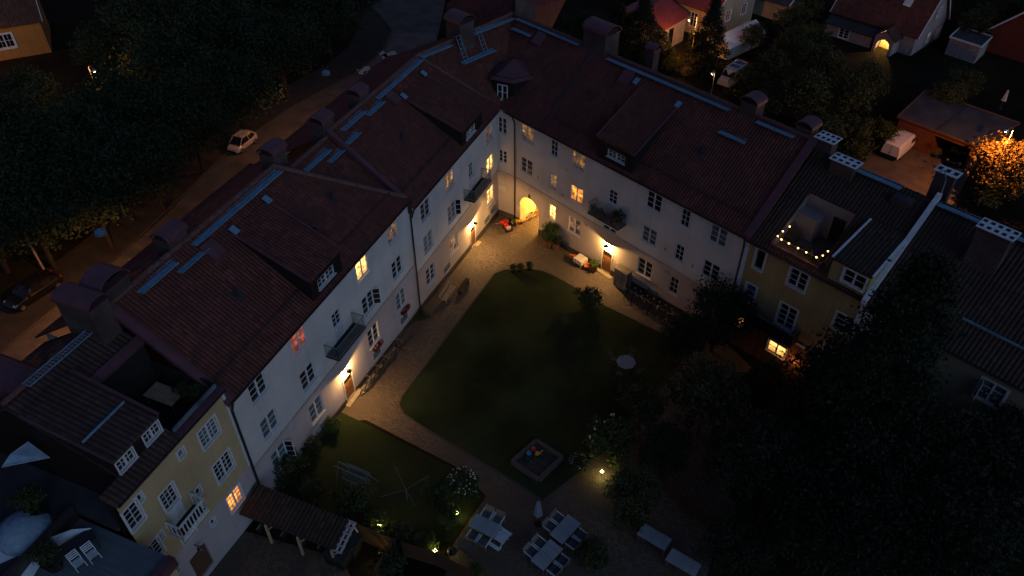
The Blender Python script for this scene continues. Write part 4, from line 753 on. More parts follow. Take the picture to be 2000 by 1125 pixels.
# ================================================================ vegetation
def crown_data(name, kind, r, nclump, nleaf, leaf, mat, sq=.8, seed=1):
    rnd = random.Random(seed); m_v = []; m_f = []
    for c in range(nclump):
        if kind == 'round':
            d = Vector((rnd.gauss(0, 1), rnd.gauss(0, 1), rnd.gauss(0.25, 1))).normalized(); k = rnd.random()**.38*(.80+.25*math.sin(3.1*d.x+seed)*math.cos(2.7*d.y-seed)); p = Vector((d.x*r*k, d.y*r*k, d.z*r*k*sq)); cr = r*rnd.uniform(.12, .26)
        elif kind == 'cone':
            h = rnd.random()**1.3; a = rnd.random()*6.283; rr = r*(1-h)**.75*(.55+.5*rnd.random())*(1+.22*math.sin(a*3+h*9+seed)); p = Vector((rr*math.cos(a), rr*math.sin(a), h*r*sq)); cr = r*rnd.uniform(.12, .22)
        else:
            h = rnd.random(); a = rnd.random()*6.283; rr = r*(.55+.45*math.sin(math.pi*min(1, h*.9+.12)))*(rnd.random()**.4)*(1+.25*math.sin(a*2+h*6+seed)); rr *= (1 if h < .55 else max(.10, 1-(h-.55)*2.0)); p = Vector((rr*math.cos(a), rr*math.sin(a), h*r*sq)); cr = r*rnd.uniform(.14, .26)
        for _ in range(nleaf):
            q = p+Vector((rnd.gauss(0, .5)*cr, rnd.gauss(0, .5)*cr, rnd.gauss(0, .38)*cr)); n = Vector((rnd.gauss(0, .75), rnd.gauss(0, .75), rnd.gauss(.7, .5)))
            if n.length < .05: continue
            n.normalize(); t = n.orthogonal().normalized(); t.rotate(Matrix.Rotation(rnd.random()*6.28, 3, n)); b = n.cross(t); L = leaf*rnd.uniform(.6, 1.3); i = len(m_v)
            m_v += [q-t*L*.5, q+b*L*.30, q+t*L*.5+n*L*.12, q-b*L*.30]; m_f.append((i, i+1, i+2, i+3))
    me = bpy.data.meshes.new(name); me.from_pydata(m_v, [], m_f); me.materials.append(MAT[mat]); return me
def trunk_data(name, h, r, spread, n=7, seed=1):
    rnd = random.Random(seed); m = MB(); m.tube((0, 0, -.3), (0, 0, h*.55), r, r*.75, 8); m.tube((0, 0, h*.55), (.1, .05, h), r*.75, r*.4, 8)
    for i in range(n): a = i*2.4+rnd.random(); z0_ = h*rnd.uniform(.45, .85); e = Vector((spread*math.cos(a)*rnd.uniform(.5, .9), spread*math.sin(a)*rnd.uniform(.5, .9), z0_+spread*rnd.uniform(.25, .7))); mid = Vector((e.x*.5, e.y*.5, z0_+(e.z-z0_)*.65)); m.tube((0, 0, z0_), mid, r*.4, r*.25, 6); m.tube(mid, e, r*.25, r*.08, 5)
    return m.data(name, MAT['bark'])
TY = {}
def ttype(key, crown, trunk, cz): TY[key] = (crown, trunk, cz)
for k in (1, 2, 3): ttype('lime%d' % k, crown_data('lime_crown', 'round', 4.9, 230, 34, .36, 'leaf', .85, k), trunk_data('lime_trunk', 6.2, .24, 4.2, 8, k), 6.6)
for k in (1, 2): ttype('garden%d' % k, crown_data('garden_crown', 'round', 2.6, 130, 34, .24, 'dull', .85, 10+k), trunk_data('garden_trunk', 3.4, .12, 2.2, 7, 10+k), 3.4)
for k in (1, 2): ttype('shrub%d' % k, crown_data('shrub_crown', 'round', 1.25, 80, 34, .15, 'shrub', .85, 20+k), trunk_data('shrub_stem', 1.0, .05, 1.0, 6, 20+k), .95)
ttype('pale', crown_data('shrub_crown', 'round', 1.25, 80, 34, .16, 'pale', .85, 25), trunk_data('shrub_stem', 1.0, .05, 1.0, 6, 25), .95)
ttype('hedge', crown_data('shrub_crown', 'round', 1.8, 110, 40, .18, 'hedge', .8, 27), trunk_data('shrub_stem', 1.4, .06, 1.4, 6, 27), 1.3)
ttype('dark', crown_data('dark_crown', 'round', 3.0, 210, 44, .18, 'conifer', .95, 31), trunk_data('dark_trunk', 4, .15, 2.4, 7, 31), 3.8)
for k in (1, 2): ttype('yew%d' % k, crown_data('evergreen_crown', 'column', 2.3, 380, 50, .19, 'conifer', 3.6, 40+k), trunk_data('evergreen_trunk', 6, .16, 1.2, 6, 40+k), .4)
ttype('spruce', crown_data('spruce_crown', 'cone', 3.6, 520, 50, .21, 'conifer', 3.6, 51), trunk_data('spruce_trunk', 11, .22, 1.0, 8, 51), .6)
def tree(key, name, label, cat, x, y, scale=1.0, rz=None, group=None, z=None, sz=None):
    c, t, cz = TY[key]; rz = random.random()*6.28 if rz is None else rz
    o = thing(name, label, cat, TM(x, y, zg(y) if z is None else z, rz), group); o.scale = (scale, scale, sz or scale)
    q = bpy.data.objects.new('crown', c); col.objects.link(q); q.parent = o; q.location = (0, 0, cz)
    q = bpy.data.objects.new('trunk', t); col.objects.link(q); q.parent = o
    return o
G1 = 'lime trees of the park beside the street'; LL = 'leafy lime tree in the dark park across the street from the red roof'
for i, (px, py, s) in enumerate(((655,15,.95),(565,95,1.05),(475,165,1.0),(385,225,1.0),(300,300,.95),(190,375,1.0),(70,415,1.0),(545,-5,1.05),(440,65,1.1),(345,140,1.1),(255,215,1.0),(135,290,1.05),(10,330,1.05),(300,45,1.1),(420,-25,1.0),(205,215,.8),(35,225,.9),(60,160,.8),(-30,420,1.0),(210,70,.75),(610,-50,1.0),(720,-35,.75))):
    p = at(px-26, py-18, 6.2); tree('lime%d' % (i % 3+1), 'lime_tree', LL, 'tree', p.x, p.y, s, group=G1)
def bush(key, px, py, s, label, name='shrub', cat='shrub', grp=None, up=0.6, sz=None):
    p = at(px, py, None, up); return tree(key, name, label, cat, p.x, p.y, s, group=grp, sz=sz)
# courtyard and back garden plants
bush('shrub1', 1152, 590, 1.05, 'round dark shrub standing alone at the edge of the lawn')
for k, px, py, s, lb in (('dark',1400,640,1.0,'dark bushy tree in front of the boarded yellow house'),('dark',1330,665,.75,'dark tree covering the end of the row of bicycles'),('garden1',1375,800,1.15,'broad dull green tree between the octagonal table and the closed white umbrella'),('garden2',1440,890,1.0,'dark tree beyond the shed roof in the garden'),('garden1',1255,790,.7,'low leafy tree beside the octagonal table'),
      ('dark',1590,830,1.35,'large black tree in the middle of the right garden'),('dark',1500,960,1.25,'black tree to the right of the small shed roof'),('dark',1680,960,1.5,'large black tree right of the shed, lower right'),('dark',1850,1010,1.5,'black tree in the lower right corner'),('dark',1960,930,1.2,'black tree below the pale half hidden house'),('dark',1620,1090,1.3,'black tree at the bottom edge, right part'),('dark',1780,1120,1.4,'black tree cut by the bottom edge near the corner'),('garden2',1480,760,.8,'dark tree behind the closed white umbrella'),('dark',1300,880,.7,'dark tree between the lit shrub and the shed roof'),('dark',1700,760,1.2,'dark tree at the foot of the tall black spruce'),('garden1',1240,960,.75,'dull tree beside the garden table group'),('dark',1440,1080,.8,'dark tree behind the pair of blue tables'),('garden2',1990,850,.6,'dark bush under the lowest window at right')):
    bush(k, px, py, s, lb, 'garden_tree', 'tree', None, 2.5)
tree('spruce', 'spruce_tree', 'tall black pointed spruce tree in front of the right house', 'tree', 20.7, 29.3, 1.27); p = at(1690, 700, 12.0); tree('spruce', 'spruce_tree', 'smaller black spruce beside the tall pointed one', 'tree', p.x, p.y, .88)
bush('pale', 1192, 872, 1.55, 'round shrub with lit pale leaves left of the glowing garden lamp'); bush('shrub2', 1130, 905, .6, 'small white flowering shrub by the corner of the lawn')
bush('shrub2', 905, 950, .95, 'white flowering bush at the edge of the cobbled path'); bush('shrub1', 860, 965, .9, 'dark shrub beside the rotary clothes dryer'); bush('shrub1', 875, 1010, .8, 'dark shrub next to the garden lamp on the side lawn')
bush('shrub2', 560, 920, 1.15, 'dark hedge bush under the open window of the tall house'); bush('shrub1', 610, 880, .75, 'low bush against the white wall near the door step'); bush('pale', 648, 830, .55, 'low leafy plant at the corner of the door steps'); bush('shrub1', 690, 990, 1.15, 'round bush behind the roof of the bicycle shelter'); bush('shrub2', 610, 965, .85, 'bush between the bicycle shelter and the swing seat'); bush('pale', 735, 1020, .72, 'shrub with bright yellow lit leaves by the brown fence'); bush('shrub2', 780, 1050, .8, 'dark shrub along the brown fence'); bush('pale', 835, 1060, .62, 'leafy plant lit yellow by the garden lamp at the fence end'); bush('shrub1', 760, 1105, .85, 'shrub lit from below at the bottom fence'); bush('pale', 930, 1112, .5, 'flowering plant at the bottom edge behind the fence'); bush('shrub1', 825, 615, .5, 'small plant at the foot of the drain pipe')
bush('shrub2', 350, 1112, .6, 'small round bush beside the brown garage door'); bush('shrub2', 1160, 1085, .9, 'dark bush right of the garden tables'); bush('shrub1', 1225, 1010, .9, 'dark bush beside the single wooden table')
def petals(o, n, r, h, mat='flower'):
    M = WM[o.name]; m = MB(M)
    for _ in range(n): a = random.random()*6.28; k = random.uniform(.6, 1.0); e = random.uniform(.15, 1.0); m.sphere((r*k*math.cos(a)*math.cos(e), r*k*math.sin(a)*math.cos(e), h+r*.9*math.sin(e)), random.uniform(.03, .055), 5, 4)
    m.build('petals', MAT[mat], o)['kind'] = 'stuff'
for o in list(col.objects):
    if o.type == 'EMPTY' and 'white flowering' in o.get('label', ''): petals(o, 60, 1.2, .95)
    if o.type == 'EMPTY' and 'lit pale leaves' in o.get('label', ''): petals(o, 30, 1.15, .8)
# plants behind the right wing
G2 = 'dull shrubs of the back gardens'; LB = 'dull shrub in the dark back gardens behind the right wing'
for i, (px, py, s) in enumerate(((1500,150,1.0),(1545,110,1.1),(1600,160,1.2),(1650,215,1.1),(1560,220,1.3),(1690,180,1.0),(1610,275,.9),(1500,210,.9),(1470,80,.8),(1540,60,1.0),(1590,90,.9),(1660,265,.8),(1845,205,.9),(1880,170,.8),(1560,290,.8),(1905,60,1.0),(1960,40,1.1),(1890,20,1.0),(1500,275,.8),(1580,20,.8))):
    p = at(px, py, None, 2.0); tree('garden%d' % (i % 2+1), 'garden_shrub', LB, 'shrub', p.x, p.y, s, group=G2)
bush('hedge', 1462, 188, 1.5, 'rounded yellowish bush lit orange beside the camper van', 'garden_bush'); bush('hedge', 1312, 132, .8, 'low lit bush between the two dark evergreens', 'garden_bush'); bush('hedge', 1665, 300, 1.3, 'dull hedge bush beside the white van', 'garden_bush'); bush('hedge', 1715, 275, 1.2, 'hedge bush at the garage corner', 'garden_bush')
for k, px, py, s, sz, lb in (('yew1',1246,130,1.1,1.0,'dark ragged evergreen in front of the lit cream house, left one'),('yew2',1374,150,.95,1.1,'dark ragged evergreen right of the street lamp at the cream house'),('yew2',1205,100,.95,.7,'low dark evergreen left of the cream house'),('yew1',1288,128,.7,.5,'small dark evergreen at the cream annex wall')):
    p = at(px, py); tree(k, 'evergreen_tree', lb, 'tree', p.x, p.y, s, sz=sz)
for px, py, s, lb in ((1080,45,.85,'black tree behind the ridge near the top chimney'),(1140,30,.8,'black tree behind the big barrel chimney'),(875,75,.62,'small dark tree at the street corner beside the roof'),(1190,20,.7,'dark tree left of the cream annex')):
    p = at(px, py, 4.5); tree('dark', 'dark_tree', lb, 'tree', p.x, p.y, s*1.3)
MAT['lamplit_leaf'] = leafmat('tree_leaves_lit', (.13,.075,.022), sc_=1.0)  # the street lamp's orange light is partly put into this leaf colour
ttype('lamplit_leaf', crown_data('maple_crown', 'round', 3.6, 210, 36, .30, 'lamplit_leaf', .85, 61), trunk_data('maple_trunk', 4.2, .16, 2.8, 7, 61), 3.4)
p = at(1957, 352, 1.0); tree('lamplit_leaf', 'maple_tree', 'bushy tree lit bright orange by the street lamp at right', 'tree', p.x, p.y, 1.1)
# ================================================================ lamps
def point(name, p, e, c=(1, .38, .085), r=.08):
    l = bpy.data.lights.new(name, 'POINT'); l.energy = e; l.color = c; l.shadow_soft_size = r; o = bpy.data.objects.new(name, l); col.objects.link(o); o.location = p; return o
def wire_lamp(p, label, e, wires):
    M = TM(p.x, p.y, p.z); t = thing('hanging_street_lamp', label, 'street lamp', M); m = MB(M); m.lathe([(.03, .30), (.10, .26), (.16, .14), (.40, .04), (.43, -.22), (.42, -.22), (.38, .03), (.12, .10)], n=16); m.build('shade', MAT['walk'], t)
    m = MB(M); m.sphere((0, 0, .02), .05, 10, 6); m.build('bulb', MAT['sodium'], t)
    m = MB(M)
    for w_ in wires: m.tube((0, 0, .30), w_, .014, n=4)
    m.build('wire', MAT['black'], t); point('street_lamp_light', p-Vector((0, 0, .03)), e)
wire_lamp(at(195, 452, 8.0), 'street lamp with round shade hanging on a wire above the street, nearer the black car', 560, ((-9, 5, .8), (13, -6, .3)))
wire_lamp(at(636, 141, 7.5), 'round shaded street lamp on a wire above the street near the white road marks', 330, ((-9, 5, .8), (12, -5, .3)))
wire_lamp(at(430, 262, 8.0)+Vector((2.5, -1.0, 0)), 'street lamp hanging above the street in front of the pale small car', 40, ((-9, 5, .8), (12, -5, .3))) if False else None
def post_lamp(base, head, label, e, swan=True, r=.06):
    M = TM(base.x, base.y, base.z); t = thing('street_lamp', label, 'street lamp', M); m = MB(M); h = head-base; m.tube((0, 0, 0), (0, 0, h.z+.15), r, r*.7, 8)
    pts = [(0, 0, h.z+.1)]+[(h.x*a, h.y*a, h.z+.1+.35*math.sin(math.pi*a)) for a in (.25, .5, .75)]+[(h.x, h.y, h.z+.1)]; m.path(pts, r*.6, 6); m.build('pole', MAT['rail'], t)
    H = TM(head.x, head.y, head.z); m = MB(H); m.lathe([(.04, .16), (.14, .12), (.24, .02), (.22, .015), (.06, .08)], n=12); m.build('lamp_shade', MAT['white_metal'], t); m = MB(H); m.sphere((0, 0, 0), .10, 10, 6); m.build('bulb', MAT['sodium'], t); point('street_lamp_light', head-Vector((0, 0, .12)), e)
hd_ = at(1346, 39, 4.6); post_lamp(Vector((hd_.x+1.0, hd_.y+.3, zg(80))), hd_, 'swan necked street lamp lighting the cream house wall', 280)
hd_ = at(1965, 256, 6.6); post_lamp(Vector((hd_.x+.5, hd_.y-.2, -1.4)), hd_, 'street lamp glowing above the orange lit tree', 480)
hd_ = at(184, 139, 7.0); post_lamp(Vector((hd_.x-.8, hd_.y+.6, -1.4)), hd_, 'street lamp glowing through the tree crowns near the ochre house', 90)
hd_ = Vector((-76, 84, 4.5)); post_lamp(Vector((-76.8, 84, -1.4)), hd_, 'street lamp just beyond the left edge in front of the ochre house', 900)
hd_ = at(1391, 144, 2.4); post_lamp(Vector((hd_.x+.3, hd_.y, -1.4)), hd_, 'lamp post beside the camper van', 6)
t = thing('wooden_pole', 'slanting brown wooden pole by the park footpath near the black car', 'pole', TM(*at(88, 530))); p = at(88, 530); m = MB(TM(p.x, p.y, p.z)); m.tube((0, 0, -.2), (-2.0, 2.2, 6.2), .10, .08, 8); m.build('pole', MAT['timber'], t)
def garden_lamp(px, py, label, e, up=.35):
    p = at(px, py, None, up); M = TM(p.x, p.y, p.z-up); t = thing('garden_lamp', label, 'garden lamp', M); m = MB(M); m.tube((0, 0, 0), (0, 0, up), .03, n=6); m.lathe([(.02, up+.20), (.10, up+.15), (.10, up+.12)], n=10); m.build('stake', MAT['iron'], t); m = MB(M); m.sphere((0, 0, up+.04), .10, 10, 6); m.build('bulb', MAT['gardenbulb'], t); point('garden_lamp_light', p+Vector((0, 0, .04)), e, (1, .78, .16), .08)
for a in ((1176, 921, 'glowing garden lamp at the foot of the pale leaved shrub', 1.0), (893, 1003, 'glowing garden lamp on the side lawn beside the table', 3), (850, 1076, 'glowing garden lamp at the end of the brown fence', 3.5, .7), (742, 1024, 'garden lamp hidden in the bright shrub by the fence', 4, .7), (748, 1100, 'glowing garden lamp low against the bottom fence', 2.5)): garden_lamp(*a[:3], a[3]*2.2, *(a[4:] or (.45,)))
# ================================================================ houses around
def gable_house(name, label, P, a, b, L, W, ze, zr, wm, rm, wins=(), fascia='frame'):
    F = Matrix(((a.x, b.x, 0, P.x), (a.y, b.y, 0, P.y), (0, 0, 1, 0), (0, 0, 0, 1))); h = thing(name, label, 'house', TM(P.x, P.y, 0, math.atan2(a.y, a.x))); zb_ = zg(P.y)-1
    m = MB(F); facade(m, 0, L, zb_, ze, [hole(x) for x in wins if x[5] == 'f'])
    for s in (0, L): m.face([(s, 0, zb_), (s, W, zb_), (s, W, ze), (s, W/2, zr), (s, 0, ze)])
    m.face([(L, W, zb_), (0, W, zb_), (0, W, ze), (L, W, ze)]); m.build('wall', MAT[wm], h); o = .35; sl = (zr-ze)/(W/2)
    m = MB(F); m.slab([(-o, -o, ze-sl*o+.12), (L+o, -o, ze-sl*o+.12), (L+o, W/2, zr+.12), (-o, W/2, zr+.12)], .14); m.slab([(L+o, W+o, ze-sl*o+.12), (-o, W+o, ze-sl*o+.12), (-o, W/2, zr+.12), (L+o, W/2, zr+.12)], .14); m.build('roof', MAT[rm], h)
    for s in (-o-.04, L+o+.04): m = MB(F); m.bar((s, -o, ze-sl*o+.06), (s, W/2, zr+.06), .07, .2); m.bar((s, W+o, ze-sl*o+.06), (s, W/2, zr+.06), .07, .2); m.build('bargeboard', MAT[fascia], h)
    for s, z, w_, hh, op, side in wins:
        if side == 'f': window(h, F, s, z, w_, hh, **op)
        else: window(h, F @ Matrix.Translation((0 if side == 'g0' else L, 0, 0)) @ Matrix.Rotation(math.pi/2 if side == 'g1' else -math.pi/2, 4, 'Z') @ Matrix.Translation((0 if side == 'g1' else -W, -.12, 0)), s, z, w_, hh, **op)
    return h, F
cz = dict(casing=.12)
a = Vector((-.66, .75)).normalized(); b = Vector((.75, .66)).normalized()
H1, F1 = gable_house('detached_house', 'cream house with red sheet metal roof lit orange by a street lamp', Vector((26.6, 100.0)), a, b, 11, 9, 2.5, 6.6, 'house_boards', 'red_metal', [(3.2, -.4, 1.1, 1.9, dict(casing=.12, rows=2), 'f'), (2.5, .6, 1.0, 1.4, cz, 'g0'), (6.0, .6, 1.0, 1.4, cz, 'g0')])
m = MB(F1); m.box(4.2, 4.9, 2.2, 2.3, 4.0, 4.05); m.build('chimney', MAT['brick'], H1) if False else None
m = MB(F1); zz = 2.5+(6.6-2.5)*.45; m.slab([(2.2, 1.6, 2.5+4.1*1.6/4.5+.2), (3.3, 1.6, 2.5+4.1*1.6/4.5+.2), (3.3, 2.7, 2.5+4.1*2.7/4.5+.2), (2.2, 2.7, 2.5+4.1*2.7/4.5+.2)], .1); m.build('roof_window', MAT['sky_reflect_glass'], H1)
c0, c1, c2, c3 = at(1294, 55, 2.0), at(1341, 28, 2.2), at(1262, -8, 2.8), at(1212, 22, 2.2)
m = MB(); 
for p, q in ((c0, c1), (c3, c0), (c2, c3)): m.face([(p.x, p.y, -2.2), (q.x, q.y, -2.2), (q.x, q.y, q.z-.05), (p.x, p.y, p.z-.05)])
m.build('annex_wall', MAT['house_boards'], H1); mid = (c0+c3)/2+Vector((0, 0, 1.0)); m2 = (c1+c2)/2+Vector((0, 0, 1.2)); e = .4
m = MB(); m.slab([c0+Vector((.2,-.5,0)), c1+Vector((.5,-.2,0)), m2, mid], .12); m.slab([mid, m2, c2, c3+Vector((-.5,-.2,0))], .12); m.build('annex_roof', MAT['red_metal'], H1)
dv = (c1-c0).normalized(); q = c0+dv*2.2; m = MB(TM(q.x, q.y, 0, math.atan2(dv.y, dv.x))); m.box(-.5, .5, -.06, .02, -1.2, 1.3); m.build('annex_window', MAT['glass'], H1)
a2 = Vector((5.3, 4.7)).normalized(); b2 = Vector((-a2.y, a2.x)); gable_house('garden_shed', 'small shed with white sheet metal roof beside the cream house', Vector((27.6, 94.0)), a2, b2, 7.0, 2.9, .5, 1.4, 'house_plaster', 'white_metal')[0]['category'] = 'shed'
a = Vector((-.69, .725)).normalized(); b = Vector((.725, .69)).normalized()
H2, F2 = gable_house('detached_house', 'grey boarded house with dark tiled roof and glowing arched porch at top right', Vector((51.6, 95.3)), a, b, 11.5, 8.5, 1.5, 7.0, 'grey_boards', 'red_tiles', [(1.6, -.9, 1.0, 1.3, cz, 'g0'), (4.6, -.6, .8, 1.2, dict(casing=.12, pane='lit5'), 'g0'), (4.0, 2.6, .9, 1.2, cz, 'g0')])
m = MB(F2); m.slab([(4.6, -1.9, .25), (11.6, -1.9, .25), (11.6, .02, 1.0), (4.6, .02, 1.0)], .12); m.build('lean_to_roof', MAT['dark_metal'], H2); m = MB(F2); facade(m, 4.8, 11.4, -2.4, .28, [(8.0, 9.4, -1.2, .0)], y=-1.6); m.box(4.8, 4.85, -1.58, 0, -2.4, .4); m.box(11.35, 11.4, -1.58, 0, -2.4, .4); m.build('lean_to_wall', MAT['grey_boards'], H2); window(H2, F2, 8.7, -1.2, 1.4, 1.2, d=-1.6, casing=.12)
m = MB(F2); px0, px1 = 1.8, 4.3; pc = (px0+px1)/2; n = 10; ar_ = .85
facade(m, px0, px1, -2.4, .8, [(pc-ar_, pc+ar_, -2.3, .45)], y=-2.1, dep=.12)
for i in range(n): t0, t1 = math.pi*i/n, math.pi*(i+1)/n; m.face([(pc-ar_*math.cos(t0), -2.1, -.42+ar_*math.sin(t0)), (pc-ar_*math.cos(t1), -2.1, -.42+ar_*math.sin(t1)), (pc-ar_*math.cos(t1), -2.1, .45), (pc-ar_*math.cos(t0), -2.1, .45)])
m.face([(px0, -2.1, .8), (px1, -2.1, .8), (pc, -2.1, 1.7)]); m.face([(px0, 0, -2.4), (px0, -2.1, -2.4), (px0, -2.1, .8), (px0, 0, .8)]); m.face([(px1, -2.1, -2.4), (px1, 0, -2.4), (px1, 0, .8), (px1, -2.1, .8)]); m.build('porch_wall', MAT['grey_boards'], H2)
m = MB(F2); m.slab([(px0-.3, -2.4, .65), (pc, -2.4, 1.9), (pc, .0, 1.9), (px0-.3, .0, .65)][::-1], .1); m.slab([(pc, -2.4, 1.9), (px1+.3, -2.4, .65), (px1+.3, 0, .65), (pc, 0, 1.9)][::-1], .1); m.build('porch_roof', MAT['dark_tiles'], H2)
m = MB(F2); m.box(px0+.1, px1-.1, -.06, -.02, -2.3, .7); m.box(pc-.45, pc+.45, -.12, -.06, -1.4, .1); m.build('porch_back', MAT['cream'], H2); m = MB(F2); m.sphere((pc, -1.0, .55), .10, 8, 6); m.build('porch_lamp', MAT['bulb'], H2); point('porch_light', F2 @ Vector((pc, -1.0, .35)), 60, (1, .62, .18))
m = MB(F2); m.slab([(2.6, 1.7, 1.5+5.5*1.7/4.25+.2), (3.6, 1.7, 1.5+5.5*1.7/4.25+.2), (3.6, 2.6, 1.5+5.5*2.6/4.25+.2), (2.6, 2.6, 1.5+5.5*2.6/4.25+.2)], .1); m.build('roof_window', MAT['white_metal'], H2)
def flat_shed(name, label, cat, quad, z, wm, rm, fm, opening=None):
    Q_ = [at(*p, z) for p in quad]; zb_ = zg(Q_[0].y)-.6; t = thing(name, label, cat, TM(Q_[0].x, Q_[0].y, 0)); m = MB(); n = 4; cen = sum((p for p in Q_), Vector())/4
    W = [p.lerp(cen, .05) for p in Q_]
    for i in range(n):
        p, q = W[i], W[(i+1) % n]
        if opening and i == opening[0]:
            k = opening[1]; r_ = p.lerp(q, k); s_ = p.lerp(q, .97); m.face([(p.x, p.y, zb_), (r_.x, r_.y, zb_), (r_.x, r_.y, z-.1), (p.x, p.y, z-.1)]); m.face([(s_.x, s_.y, zb_), (q.x, q.y, zb_), (q.x, q.y, z-.1), (s_.x, s_.y, z-.1)]); m.face([(r_.x, r_.y, z-.6), (s_.x, s_.y, z-.6), (s_.x, s_.y, z-.1), (r_.x, r_.y, z-.1)])
            e_ = W[(i+3) % n].lerp(W[(i+2) % n], k); m.face([(r_.x, r_.y, zb_), (e_.x, e_.y, zb_), (e_.x, e_.y, z-.1), (r_.x, r_.y, z-.1)])
        else: m.face([(p.x, p.y, zb_), (q.x, q.y, zb_), (q.x, q.y, z-.1), (p.x, p.y, z-.1)])
    m.build('wall', MAT[wm], t); m = MB(); m.slab(Q_, .12); m.build('roof', MAT[rm], t)
    for i in range(n): p, q = Q_[i], Q_[(i+1) % n]; m = MB(); m.bar(p+Vector((0,0,.0)), q+Vector((0,0,.0)), .12, .22); m.build('fascia', MAT[fm], t)
    return t, Q_
flat_shed('garden_shed', 'flat roofed shed with white roof edge beside the grey house', 'shed', ((1855,72),(1917,92),(1938,72),(1877,52)), .9, 'grey_boards', 'felt', 'white_metal')
gt, gq = flat_shed('garage', 'low red boarded double garage with flat dark roof and one open bay', 'garage', ((1753,228),(1908,286),(1992,241),(1808,176)), 1.5, 'garage', 'felt', 'brown_boards', (0, .50))
m = MB(); p, q = gq[0].lerp(gq[1], .5), gq[3].lerp(gq[2], .5); m.bar(p+Vector((0,0,.03)), q+Vector((0,0,.03)), .25, .08); m.build('roof_joint', MAT['dark_metal'], gt)
p = at(1500, 20, 1.5); gable_house('garden_shed', 'dark roofed shed half hidden in the gardens at the top', Vector((38.0, 106.0)), Vector((-.7, .71)), Vector((.71, .7)), 5, 5, 1.2, 2.6, 'house_boards', 'felt')[0]['category'] = 'shed'
a = Vector((-.90, -.43)).normalized(); b = Vector((-.43, .90)); P = Vector((-60.2, 96.5))
gable_house('detached_house', 'ochre yellow boarded house with dark roof at the top left corner', P, a, b, 12, 9, 3.0, 7.0, 'ochre_boards', 'dark_tiles', [(4.6, .1, 1.9, 1.7, dict(casing=.2, cols=2, rows=2), 'f')])
gable_house('detached_house', 'red house with white bargeboard cut by the right edge', Vector((66.5, 92.0)), Vector((.75, .66)), Vector((-.66, .75)), 9, 7, 1.5, 5.0, 'garage', 'dark_tiles', fascia='white_metal')
# ================================================================ fences
def fence(pts, h, mat, label, name='fence'):
    P = [Vector(p) for p in pts]; t = thing(name, label, 'fence', TM(P[0].x, P[0].y, P[0].z)); m = MB(); 
    for p, q in zip(P[:-1], P[1:]):
        n_ = (q-p).cross(Vector((0, 0, 1))).normalized()*.03; A_ = [p-n_, q-n_, q+n_, p+n_]; U = Vector((0, 0, h)); m.face([A_[0], A_[1], A_[1]+U, A_[0]+U]); m.face([A_[2], A_[3], A_[3]+U, A_[2]+U]); m.face([a_+U for a_ in A_])
    m.build('boards', MAT[mat], t)
    for p in P: m = MB(); m.box(p.x-.06, p.x+.06, p.y-.06, p.y+.06, p.z-.3, p.z+h+.08); m.build('post', MAT['bark'], t)
    return t
fence([at(1432, 145), at(1492, 165)], 2.2, 'fence', 'brown board fence lit orange behind the camper van')
fence([at(672, 1040), at(775, 1085)], 1.7, 'fence', 'brown board fence between the bicycle shelter and the lit shrub'); fence([at(772, 1080), at(735, 1140)], 1.5, 'fence', 'brown board fence running down to the bottom edge'); fence([at(790, 1085), at(855, 1105), at(925, 1140)], 1.4, 'fence', 'brown board fence below the glowing lamp at the bottom edge')
